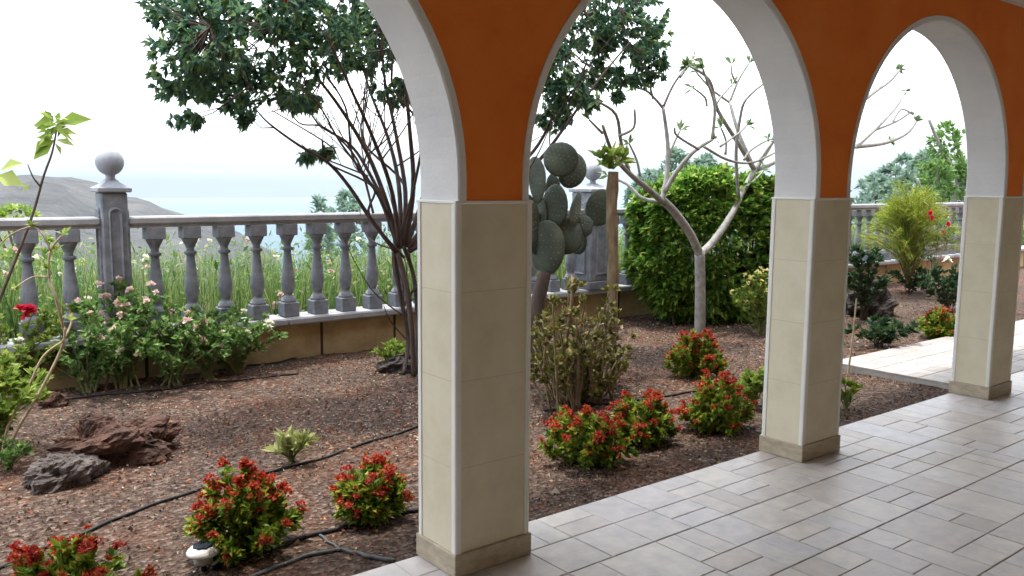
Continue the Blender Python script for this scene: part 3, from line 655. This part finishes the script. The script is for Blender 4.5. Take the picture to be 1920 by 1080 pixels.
# ------------------------------------------------------------------ prickly pear
def cactus():
    B = gp(1005, 688); Y = B[1]; t = thing('prickly_pear', B, 'tall prickly pear cactus with round grey green pads beside the nearest column', 'cactus')
    A = lambda x, y, dy=0: at(x, y, Y+dy); px = 1/pxm(A(1040, 400))
    st = MB(); P = ipts([B, A(1000, 620), A(1010, 560), A(1022, 510)], 4); st.tube(P, np.linspace(.08, .055, len(P)), 10); st.build('trunk', 'bark', t, True)
    pads = [(1026, 462, 34, 50, 0, 0, .3), (1003, 435, 30, 44, .08, -20, .9), (1060, 442, 36, 34, -.02, 60, .2), (1084, 452, 24, 26, .1, 30, .8), (1040, 385, 28, 40, 0, 5, .5), (1081, 390, 20, 34, -.06, 30, 1.1), (1125, 388, 29, 36, .05, 14, .1),
            (1006, 336, 22, 42, .02, -8, .8), (1052, 298, 33, 31, -.05, 12, .1), (1073, 318, 30, 34, .06, 20, .4), (1012, 395, 20, 34, .12, -30, 1.0), (1035, 350, 20, 26, .15, 20, .8), (1090, 425, 22, 24, -.08, 75, .3), (985, 400, 26, 40, .1, -10, .4)]
    yaw0 = YAW
    for (x, y, rx, ry, dy, rot, tw_) in pads:
        c = A(x, y, dy); a, b = rx*px, ry*px; th = .026; yaw_ = -yaw0+tw_*(1 if x % 2 else -1); mb = MB()
        ex = np.array([math.cos(yaw_), math.sin(yaw_), 0]); en = np.array([-math.sin(yaw_), math.cos(yaw_), 0]); ez = np.array([0, 0, 1.0])
        cr_, sr_ = math.cos(RAD(-rot)), math.sin(RAD(-rot)); e1 = ex*cr_+ez*sr_; e2 = -ex*sr_+ez*cr_
        rings = []; N = 22
        for i in range(11):
            ph = -math.pi/2+math.pi*i/10; q = max(math.cos(ph), .02)**.75; s_ = math.sin(ph)
            rings.append([c+e1*a*q*math.cos(u)*(1-.12*math.sin(u)*0)+e2*b*q*math.sin(u)*(1 if math.sin(u) > 0 else 1.08)+en*(th*s_+.012*math.sin(u*2+x)*q) for u in np.linspace(0, 2*math.pi, N, endpoint=False)])
        mb.loft(rings); pd = mb.build('pad', 'pad', t, True)
        nf = len(mb.f); bpy.data.objects.remove(pd); sp = mb
        P = []; D = []
        for sgn in (-1, 1):
            for i in range(-3, 4):
                for j in range(-4, 5):
                    u, v = (i+.5*(j % 2))/3.6, j/4.6
                    if u*u+v*v > .86: continue
                    bulge = th*math.sqrt(max(0, 1-(u*u+v*v)**1.33)); p = c+e1*a*u+e2*b*v+en*sgn*(bulge+.001)
                    for _ in range(3): P.append(p); D.append(en*sgn+unit(1)[0]*.8)
        sp.blades(np.array(P), np.array(D), .016, .003); pd = mb.build('pad', 'pad', t, True); pd.data.materials.append(MT['spines']); pd.data.polygons.foreach_set('material_index', [0]*nf+[1]*(len(mb.f)-nf))
cactus()

# ------------------------------------------------------------------ slender tan trunk with a tuft
def tuft_tree():
    B = gp(1146, 690); Y = B[1]; t = thing('young_tree', B, 'slender straight tan trunk with a small bright leaf tuft beside the cactus', 'tree')
    A = lambda x, y, dy=0: at(x, y, Y+dy); st = MB(); P = ipts([B, A(1147, 600), A(1150, 500), A(1147, 400), A(1150, 322)], 4)
    st.tube(P, [.047+.005*math.sin(i*1.9) for i in range(len(P))], 12); st.build('trunk', 'tan_bark', t, True)
    lf = MB()
    for (x, y) in ((1150, 318), (1136, 306), (1162, 304), (1148, 292), (1126, 298), (1172, 296), (1150, 304), (1140, 316)):
        rosette(lf, A(x, y), (rng.normal()*.5, rng.normal()*.5, .7), 14, .15, .045, .8, .1)
    lf.build('crown', 'limeleaf', t)
tuft_tree()

# ------------------------------------------------------------------ clipped hedge and yellow shrub
def hedge():
    c = gp(1322, 590); c = np.array([7.95, 6.22, GZ]); t = thing('hedge', c, 'big clipped leafy green hedge at the corner of the balustrade', 'hedge')
    lf = MB(); core = MB(); n = 6500
    hx, hy, hz = 1.02, .42, .80; ax = np.array([math.cos(-YAW*.55), math.sin(-YAW*.55), 0]); ay = np.array([-ax[1], ax[0], 0])
    def sp(d, k=1.0):
        q = np.abs(d)**(2/3.0)*np.sign(d); q = q/max(1e-6, (abs(q[0])**3+abs(q[1])**3+abs(q[2])**3)**(1/3)); w = 1+.13*mn.noise(Vector(q*2.3))+.10*mn.noise(Vector(q*6))
        return c+[0, 0, .04+hz]+(ax*q[0]*hx+ay*q[1]*hy+np.array([0, 0, q[2]*hz]))*w*k
    for i in range(n):
        d = unit(1)[0]; k = 1-.22*rng.uniform(0, 1)**2; p = sp(d, k); rosette(lf, p, (p-c-[0, 0, hz])*[1, 1, .8]+[0, 0, .35], 6, .115, .055, .9, .15)
    for i in range(26):
        a, b = rng.uniform(-.7, .7), rng.uniform(-.25, .25); q = c+ax*a+ay*b; e = q+[rng.normal()*.15, rng.normal()*.1, rng.uniform(.7, 1.45)]; core.tube(ipts([q, (q+e)/2+rng.normal(size=3)*.06, e], 3), np.linspace(.014, .005, 7), 5)
    core.build('stems', 'dark_stem', t); lf.build('foliage', 'hedgeleaf', t)
    f = MB()
    for i in range(34): d = unit(1)[0]; d[1] = -abs(d[1]); d[2] = -abs(d[2])*.5; flower(f, sp(d, 1.03), .025, 5, (0, -1, .4))
    f.build('blossoms', 'ivory', t)
hedge()
shrub(gp(1424, 628), 'yellow green shrub with pale blooms at the right foot of the clipped hedge', 'shrub', 'flowering_shrub', .68, .30, 30, 'limeleaf', 'green_stem', .07, .03, 240, 7, [('bloom', 'yellow', 26, .035, 6, .6)], dome=.4)

# ------------------------------------------------------------------ rose bushes and left-hand plants along the wall
RG = 'rose bushes along the balustrade'
def rose(px, py, lab, h, rad, n, fm='pink', cnt=16, leafm='roseleaf', **kw):
    return shrub(gp(px, py), lab, 'rose bush', 'rose_bush', h, rad, 22, leafm, 'green_stem', .060, .034, int(n*1.05), 6, [('bloom', fm, cnt, .040, 8, .75)], RG, dome=.45, spread=1.0, stemr=.009, **kw)
rose(228, 728, 'dense rose bush with blush blooms in front of the left ball topped pillar', .88, .48, 330, cnt=26)
rose(325, 722, 'rose bush with pale pink blooms right of the ball topped pillar', .80, .44, 250, cnt=22)
rose(440, 700, 'low spreading rose bush where the visible coping starts', .58, .40, 220, cnt=12, fm='ivory')
rose(110, 715, 'rose bush with white blooms left of the ball topped pillar', .74, .40, 200, cnt=16, fm='ivory')
rose(30, 740, 'rose bush bearing one crimson bloom cluster at the far left', .78, .38, 220, cnt=2, fm='ivory', leafm='limeleaf')
rose(165, 735, 'low leafy rose bush between the taller rose bushes and the bare old rose', .52, .34, 170, cnt=9, fm='ivory')
rose(390, 712, 'small airy rose bush between the two bushes left of the bare coping', .62, .30, 130, cnt=12)
rose(545, 655, 'thin tall rose shoot with dusky blooms against the balusters', .62, .12, 26, cnt=9, low=.5)
f = MB()
for i in range(9): flower(f, at(52+rng.normal()*8, 580+rng.normal()*5, 5.9), .035, 9, (0, -.6, .8))
for o in sc.objects:
    if o.get('label', '').startswith('rose bush bearing one'): f.build('crimson_bloom', 'crimson', o)
shrub(gp(-10, 850), 'bright lime leafy bush at the left edge of the view', 'shrub', 'leafy_shrub', .62, .34, 24, 'limeleaf', 'green_stem', .08, .042, 230, 7, dome=.35)
shrub(gp(18, 880), 'small dark weedy plant at the foot of the lime bush', 'plant', 'weed', .18, .12, 12, 'roseleaf', 'green_stem', .045, .02, 45, 6, dome=.4)

def bare_rose():
    B = gp(8, 868); Y = B[1]; t = thing('bare_rose', B, 'leggy old rose with bare pale stems leaning right near the left edge', 'plant'); A = lambda x, y, dy=0: at(x, y, Y+dy)
    st = MB()
    for pl, a in (([(8, 868), (30, 810), (75, 735), (115, 655), (122, 615)], .011), ([(4, 862), (15, 800), (50, 735), (80, 670), (118, 640)], .009), ([(120, 620), (105, 560), (92, 520), (95, 470), (118, 440)], .009), ([(118, 640), (135, 600), (125, 570)], .007), ([(95, 470), (80, 440), (60, 425), (20, 440), (-10, 470)], .005), ([(92, 520), (60, 520), (20, 545)], .005)):
        P = ipts([A(x, y, rng.normal()*.03) for x, y in pl], 4); st.tube(P, np.linspace(a, a*.6, len(P)), 7)
    st.build('stems', 'dry_stem', t, True); lf = MB()
    for x, y in ((118, 440), (105, 470), (130, 600), (60, 425), (88, 505), (30, 545)): rosette(lf, A(x, y), (0, 0, 1), 5, .06, .03, 1)
    lf.build('foliage', 'limeleaf', t)
bare_rose()
def sapling():
    B = gp(-60, 800); Y = B[1]; t = thing('sapling', B, 'thin dark stemmed sapling with a few big leaves rising above the rail', 'sapling'); A = lambda x, y, dy=0: at(x, y, Y+dy)
    st = MB()
    for pl, a in (([(-60, 800), (-30, 640), (0, 560), (32, 480), (62, 400), (82, 330), (98, 285), (108, 232)], .013), ([(76, 350), (62, 332), (52, 308)], .007), ([(70, 375), (80, 340)], .005), ([(-30, 640), (-40, 480), (-20, 380), (-5, 330)], .010)):
        P = ipts([A(x, y) for x, y in pl], 4); st.tube(P, np.linspace(a, a*.4, len(P)), 7)
    st.build('trunk', 'dark_stem', t, True); lf = MB(); s = 1/pxm(A(100, 250))
    for (x, y, dx, dy, L, W) in ((106, 232, 40, -12, 68, 26), (106, 234, -44, -10, 52, 26), (104, 246, 30, 4, 40, 16), (104, 250, -40, 16, 48, 22), (102, 262, -30, 28, 50, 28), (104, 262, 26, 12, 34, 16), (108, 232, 4, -24, 26, 12), (103, 268, 12, 10, 22, 12), (100, 250, -14, 30, 34, 18), (0, 320, 40, -12, 48, 26), (-8, 330, 40, 8, 56, 30), (-6, 326, -30, -10, 50, 26), (55, 345, -12, 4, 16, 9), (104, 240, 24, -18, 30, 14)):
        D = RT*dx-UP*dy+rng.normal(size=3)*6; lf.leaves(A(x, y), D, L*s, W*s*1.1, droop=.12, up=-fw+np.array([0, 0, .8]))
    for _ in range(26):
        x, y = rng.normal(104, 22), rng.normal(244, 16); D = RT*rng.normal()*1.0-UP*rng.normal()*.5+RT*(x-104)/22; lf.leaves(A(104+(x-104)*.3, 246+(y-244)*.8, rng.normal()*.05), D, rng.uniform(18, 34)*s, rng.uniform(10, 17)*s, droop=.15)
    lf.build('crown', 'limeleaf', t)
sapling()

# ------------------------------------------------------------------ low red bushes
def rb(px, py, lab, h, rad, red=70): return red_bush(gp(px, py), lab, h, rad, red)
rb(455, 1028, 'round red and green flowering bush beside the solar garden light', .34, .21, 120)
rb(695, 968, 'smaller orange red flowering bush just left of the nearest column', .26, .16, 60)
rb(125, 1165, 'red flowering bush cut off by the bottom left corner', .27, .26, 110)
rb(1092, 866, 'sprawling dark red flowering bush at the left of the shaded row', .33, .24, 110)
rb(1200, 826, 'middle flowering bush of the shaded row, green on its right side', .31, .20, 60)
rb(1348, 806, 'wide flowering bush of the shaded row close to the second column', .34, .22, 80)
rb(1306, 706, 'rounded flowering bush at the foot of the frangipani trunk', .36, .24, 90)
rb(1764, 634, 'small flowering bush at the terrace extension left of the third column', .33, .22, 26)
def tuft(px, py, lab, h, rad, n, leafm='paleleaf', L=.10, W=.03):
    return shrub(gp(px, py), lab, 'plant', 'leafy_plant', h, rad, 12, leafm, 'green_stem', L, W, n, 6, dome=.3, spread=.8)
tuft(546, 868, 'small pale yellow green plant alone in the gravel before the rocks', .17, .13, 26)
tuft(728, 688, 'yellow green plant against the ochre wall beside the dark tree', .24, .16, 45, 'limeleaf', .07, .03)
tuft(1412, 762, 'lime green plant tucked against the second column', .26, .15, 80, 'limeleaf', .07, .035)
tuft(1585, 770, 'tiny green plant at the right foot of the second column', .22, .10, 26, 'bushleaf', .07, .025)
tuft(430, 690, 'small olive seedling below the wall in front of the balusters', .10, .10, 14, 'bushleaf', .05, .02)

# ------------------------------------------------------------------ succulent thicket
def succulent():
    B = gp(1090, 752); t = thing('succulent_shrub', B, 'olive and brown succulent shrub with upright bare stems under the cactus', 'shrub'); st = MB(); lf = MB(); Y = B[1]
    A = lambda x, y, dy=0: at(x, y, Y+dy)
    tips = [(1012, 610), (1030, 590), (1050, 600), (1022, 650), (1060, 640), (1080, 620), (1100, 590), (1115, 625), (1130, 600), (1148, 580), (1160, 620), (1140, 650), (1095, 660), (1040, 690), (1070, 680), (1120, 680), (1150, 690), (1012, 690), (1090, 710), (1130, 720), (1168, 665), (1078, 600), (1008, 640), (1045, 630), (1125, 570), (1060, 720), (1100, 735), (1060, 570)]
    for k, (x, y) in enumerate(tips*3):
        dy = rng.uniform(-.25, .45); x += rng.normal()*10; y += rng.normal()*20; e = A(x, y, dy); b = np.array([B[0]+(e[0]-B[0])*.55+rng.normal()*.05, B[1]+dy*.7, GZ]); P = ipts([b, (b+e)/2+[rng.normal()*.04, rng.normal()*.03, 0], e], 4); st.tube(P, np.linspace(.010, .006, len(P)), 6)
        for q in (1.0, .86, .7, .5):
            p = P[int(q*(len(P)-1))]
            if q < 1 and rng.uniform() < .4: continue
            for _ in range(2): rosette(lf, p+unit(1)[0]*.03, (rng.normal()*.6, rng.normal()*.6, .8), 9, .062, .034, .9)
    P = ipts([B+[-.05, .1, 0], A(1062, 640), A(1070, 580), A(1074, 535)], 4); st.tube(P, np.linspace(.016, .012, len(P)), 6)
    for x, y in ((1074, 535), (1062, 540), (1088, 538), (1075, 552)): rosette(lf, A(x, y), (rng.normal(), 0, .8), 9, .09, .03, .8)
    st.build('stems', 'tan_bark', t, True); lf.build('foliage', 'jadeleaf', t)
succulent()

# ------------------------------------------------------------------ plants seen through the third arch
def feathery():
    B = gp(1700, 552); t = thing('feathery_shrub', B, 'arching yellow green feathery shrub seen through the third arch', 'shrub'); Y = B[1]; A = lambda x, y, dy=0: at(x, y, Y+dy)
    st = MB(); lf = MB()
    for i in range(150):
        ang = rng.uniform(0, 6.28); q = rng.uniform(.2, 1); e = B+np.array([math.cos(ang)*.85*q, math.sin(ang)*.6*q, 1.42-.75*q*q+rng.normal()*.07]); m = B+(e-B)*[.35, .35, .8]; P = ipts([B+[0, 0, .15], m, e], 5)
        st.tube(P, np.linspace(.008, .003, len(P)), 4); k = 42; j = rng.integers(3, len(P), k)
        lf.blades(P[j]+rng.normal(size=(k, 3))*.02, (P[j]-P[j-2])*6+unit(k)*.55+[0, 0, -.1], .17, .008)
    st.build('stems', 'green_stem', t); lf.build('foliage', 'fernleaf', t)
feathery()
def ds(px, py, lab, h, rad, n, fl=None, leafm='darkleaf', L=.085, W=.04): return shrub(gp(px, py), lab, 'shrub', 'garden_shrub', h, rad, 18, leafm, 'dark_stem', L, W, n, 6, fl, dome=.4)
ds(1645, 652, 'low dark green shrub on the soil right of the second column', .30, .34, 150)
ds(1775, 585, 'dark rose shrub with one white bloom left of the third column', .62, .38, 200)
f = MB(); flower(f, at(1773, 490, 5.0), .085, 12, (-.4, -1, .4))
for o in sc.objects:
    if o.get('label', '').startswith('dark rose shrub with one'): f.build('white_bloom', 'ivory', o)
ds(1618, 600, 'tall dark leafy shrub growing up beside the second column', .95, .28, 190)
ds(1705, 548, 'dark rounded shrub beneath the feathery shrub', .42, .36, 140)
def crimson_bush():
    B = gp(1745, 560); t = shrub(B, 'lanky bush with crimson blooms before the far balustrade', 'flowering bush', 'lanky_bush', 1.15, .28, 12, 'roseleaf', 'dry_stem', .07, .03, 50, 5, dome=.2)
    f = MB()
    for x, y in ((1745, 408), (1770, 438), (1776, 420), (1768, 445), (1743, 400)): flower(f, at(x, y, B[1]), .06, 9, (-.3, -1, .3))
    f.build('blooms', 'crimson', t)
crimson_bush()
mb = MB(); P = ipts([gp(1590, 700), at(1598, 640, gp(1590, 700)[1]), at(1606, 560, gp(1590, 700)[1])], 5); mb.tube(P, np.linspace(.009, .006, len(P)), 7)
tag(mb.build('bare_shoot', 'dry_stem'), 'single pale bare shoot rising beside the second column', 'plant')
def slim_tree():
    B = np.array([17.8, 8.6, -.35]); Y = B[1]; t = thing('slim_tree', B, 'slim light stemmed tree with loose green foliage beyond the far balustrade', 'tree'); A = lambda x, y, dy=0: at(x, y, Y+dy)
    st = MB(); lf = MB()
    for pl, a in (([(1770, 480), (1757, 430), (1735, 380), (1720, 335)], .05), ([(1770, 480), (1782, 400), (1795, 330), (1770, 290), (1742, 225)], .06), ([(1795, 330), (1800, 290), (1785, 250)], .03), ([(1782, 400), (1760, 350), (1755, 300)], .03)):
        P = ipts([A(x, y) for x, y in pl], 4); P = P if a != .06 else P; st.tube(P, np.linspace(a, a*.5, len(P)), 7)
    st.tube([B, B+(A(1770, 480)-B)*.5, A(1770, 480)], [.08, .07, .065], 8)
    s = 1/pxm(A(1770, 300))
    for cx, cy, rx, ry, n in ((1775, 270, 30, 36, 70), (1790, 330, 34, 42, 90), (1750, 340, 36, 40, 90), (1730, 380, 26, 24, 30), (1800, 390, 22, 30, 50)):
        for i in range(n):
            d = unit(1)[0]*rng.uniform(.1, 1)**.45; rosette(lf, A(cx, cy)+np.array([d[0]*rx*s, d[1]*rx*s, d[2]*ry*s]), d+[0, 0, .4], 7, .17, .07, .9, .1)
    st.build('trunk', 'pale_bark', t, True); lf.build('crown', 'treeleaf' if 0 else 'roseleaf', t)
slim_tree()
def far_tree(px, top, D, w, lab, leaf='hazedleaf', n=260, zb=-3.0):
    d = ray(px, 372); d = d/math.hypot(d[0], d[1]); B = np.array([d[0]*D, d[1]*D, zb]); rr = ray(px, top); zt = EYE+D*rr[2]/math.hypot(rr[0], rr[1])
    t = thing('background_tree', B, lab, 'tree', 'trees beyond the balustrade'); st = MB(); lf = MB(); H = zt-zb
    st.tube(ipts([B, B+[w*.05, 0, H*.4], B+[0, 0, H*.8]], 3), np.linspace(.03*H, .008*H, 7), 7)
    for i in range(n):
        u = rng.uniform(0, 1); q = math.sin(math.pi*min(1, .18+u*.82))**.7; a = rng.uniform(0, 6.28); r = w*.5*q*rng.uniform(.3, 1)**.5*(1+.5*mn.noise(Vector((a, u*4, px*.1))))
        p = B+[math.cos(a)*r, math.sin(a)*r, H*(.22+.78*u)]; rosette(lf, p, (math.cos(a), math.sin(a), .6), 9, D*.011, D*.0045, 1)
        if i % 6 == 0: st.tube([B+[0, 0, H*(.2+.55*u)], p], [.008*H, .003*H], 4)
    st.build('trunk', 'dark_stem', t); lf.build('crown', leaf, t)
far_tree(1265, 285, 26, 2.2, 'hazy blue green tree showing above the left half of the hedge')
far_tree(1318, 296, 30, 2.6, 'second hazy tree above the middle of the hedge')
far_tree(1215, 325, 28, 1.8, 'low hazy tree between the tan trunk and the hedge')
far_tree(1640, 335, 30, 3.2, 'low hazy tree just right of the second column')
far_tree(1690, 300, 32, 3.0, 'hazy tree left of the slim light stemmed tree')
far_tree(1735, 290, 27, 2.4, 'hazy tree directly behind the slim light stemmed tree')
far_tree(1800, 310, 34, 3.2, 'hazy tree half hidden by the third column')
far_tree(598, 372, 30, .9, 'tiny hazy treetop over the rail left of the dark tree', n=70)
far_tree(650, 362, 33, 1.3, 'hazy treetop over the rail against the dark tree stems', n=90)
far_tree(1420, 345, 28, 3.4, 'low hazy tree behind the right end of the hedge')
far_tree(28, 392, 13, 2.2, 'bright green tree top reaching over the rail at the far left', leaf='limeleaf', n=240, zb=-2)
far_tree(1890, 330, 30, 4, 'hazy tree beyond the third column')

# ------------------------------------------------------------------ rocks
mb = MB(); rock_mesh(mb, gp(218, 858)+[0, .05, .05], .31, .20, .15, 5, 64, 36, rot=-.35); tag(mb.build('rock', 'redrock'), 'large jagged reddish brown lava rock on the gravel', 'rock', 'rocks in the soil bed')
mb = MB(); rock_mesh(mb, gp(125, 905)+[0, .03, .035], .155, .125, .10, 8, 56, 32, rot=.25, sharp=.32); tag(mb.build('rock', 'greyrock'), 'smaller grey purple lava rock in front of the reddish rock', 'rock', 'rocks in the soil bed')
mb = MB(); rock_mesh(mb, gp(755, 695)+[.05, .05, .02], .20, .14, .10, 12, 40, 24); tag(mb.build('rock', 'darkrock'), 'dark rock at the foot of the big dark tree', 'rock', 'rocks in the soil bed')
mb = MB(); rock_mesh(mb, gp(1632, 592)+[.05, .05, .07], .34, .24, .26, 14, 40, 24); tag(mb.build('rock', 'darkrock'), 'black boulder right of the second column near the far bed', 'rock', 'rocks in the soil bed')
mb = MB(); rock_mesh(mb, gp(98, 762)+[.02, .02, .02], .09, .07, .07, 17, 30, 18); tag(mb.build('rock', 'redrock'), 'small brown stone behind the large reddish rock', 'rock', 'rocks in the soil bed')

# ------------------------------------------------------------------ drip hoses and pipes
def hose(pts, r, m, lab, name='drip_hose'):
    P = [gp(x, y) for x, y in pts]; P = ipts(P, 8); P = [np.array([p[0]+.004*math.sin(i*.9), p[1]+.004*math.cos(i*.7), gh(p[0], p[1])+r*.8]) for i, p in enumerate(P)]
    mb = MB(); mb.tube(P, r, 8); tag(mb.build(name, m, None, True), lab, 'pipe' if m == 'pipe' else 'hose', 'irrigation lines on the soil bed')
hose([(-40, 1085), (60, 1040), (170, 1000), (260, 962), (340, 932), (420, 905), (520, 884), (600, 862), (690, 830), (790, 800)], .008, 'hose', 'black drip hose running from the bottom left past the round red bush')
hose([(100, 752), (190, 744), (280, 736), (380, 720), (480, 712), (560, 700)], .009, 'hose', 'black drip hose in front of the rose bushes')
hose([(400, 1070), (470, 1045), (560, 1012), (640, 990), (720, 972), (800, 955), (880, 935), (960, 905)], .011, 'hose', 'thick black hose passing behind the nearest column base')
hose([(440, 1100), (500, 1072), (560, 1050), (620, 1036), (640, 1033)], .009, 'pipe', 'grey pipe from the bottom edge to the joint near the terrace', 'water_pipe')
hose([(640, 1033), (670, 1042), (700, 1050), (740, 1054)], .009, 'pipe', 'short grey pipe running from the joint to the terrace edge', 'water_pipe')
hose([(600, 1004), (625, 1020), (642, 1034)], .007, 'pipe', 'thin grey pipe joining the thick black hose to the joint', 'water_pipe')
hose([(1020, 770), (1090, 764), (1180, 752), (1260, 742), (1300, 734), (1430, 728)], .009, 'hose', 'black drip hose behind the shaded row of red bushes')
hose([(200, 690), (480, 684), (560, 672), (700, 654), (780, 644)], .008, 'hose', 'black hose lying along the foot of the ochre wall')

# ------------------------------------------------------------------ solar garden light
B = gp(382, 1068); t = thing('solar_light', B, 'small white domed solar garden light on a stake beside the red bush', 'garden light')
x, y = B[0], B[1]; z = GZ+.075; R = .064
mb = MB(); mb.lathe([(.004, GZ-.06), (.010, GZ-.02), (.012, z-.05), (.016, z-.045)], x, y, 12); mb.build('stake', 'hose', t, True)
mb = MB(); mb.lathe([(.030, z-.048), (.036, z-.044), (.040, z-.006)], x, y, 24); mb.build('lens', 'frost', t, True)
mb = MB(); mb.lathe([(R-.006, z-.008), (R, z-.004), (R+.001, z+.002), (R-.004, z+.010), (R-.014, z+.019), (R-.026, z+.025), (.036, z+.027)], x, y, 32); c = mb.build('cap', 'plastic', t, True)
mb = MB(); mb.lathe([(.041, z+.0235), (.040, z+.0305), (.002, z+.032)], x, y, 8); sub(mb, 'solar_panel', 'panel', c, t)

# ------------------------------------------------------------------ haze
def haze(density):
    mb = MB(); mb.box(-6900, 6900, -3000, 6900, -142, 75); m = bpy.data.materials.new('haze_air'); m.use_nodes = True; n = m.node_tree
    n.nodes.remove(n.nodes['Principled BSDF']); v = n.nodes.new('ShaderNodeVolumePrincipled'); v.inputs['Color'].default_value = (.80, .90, 1, 1); v.inputs['Density'].default_value = density; v.inputs['Anisotropy'].default_value = .3
    n.links.new(v.outputs[0], n.nodes['Material Output'].inputs['Volume'])
    o = mb.build('haze', m); tag(o, 'pale sea haze filling the air over the slope and the sea', 'haze', kind='stuff')
haze(.00005)
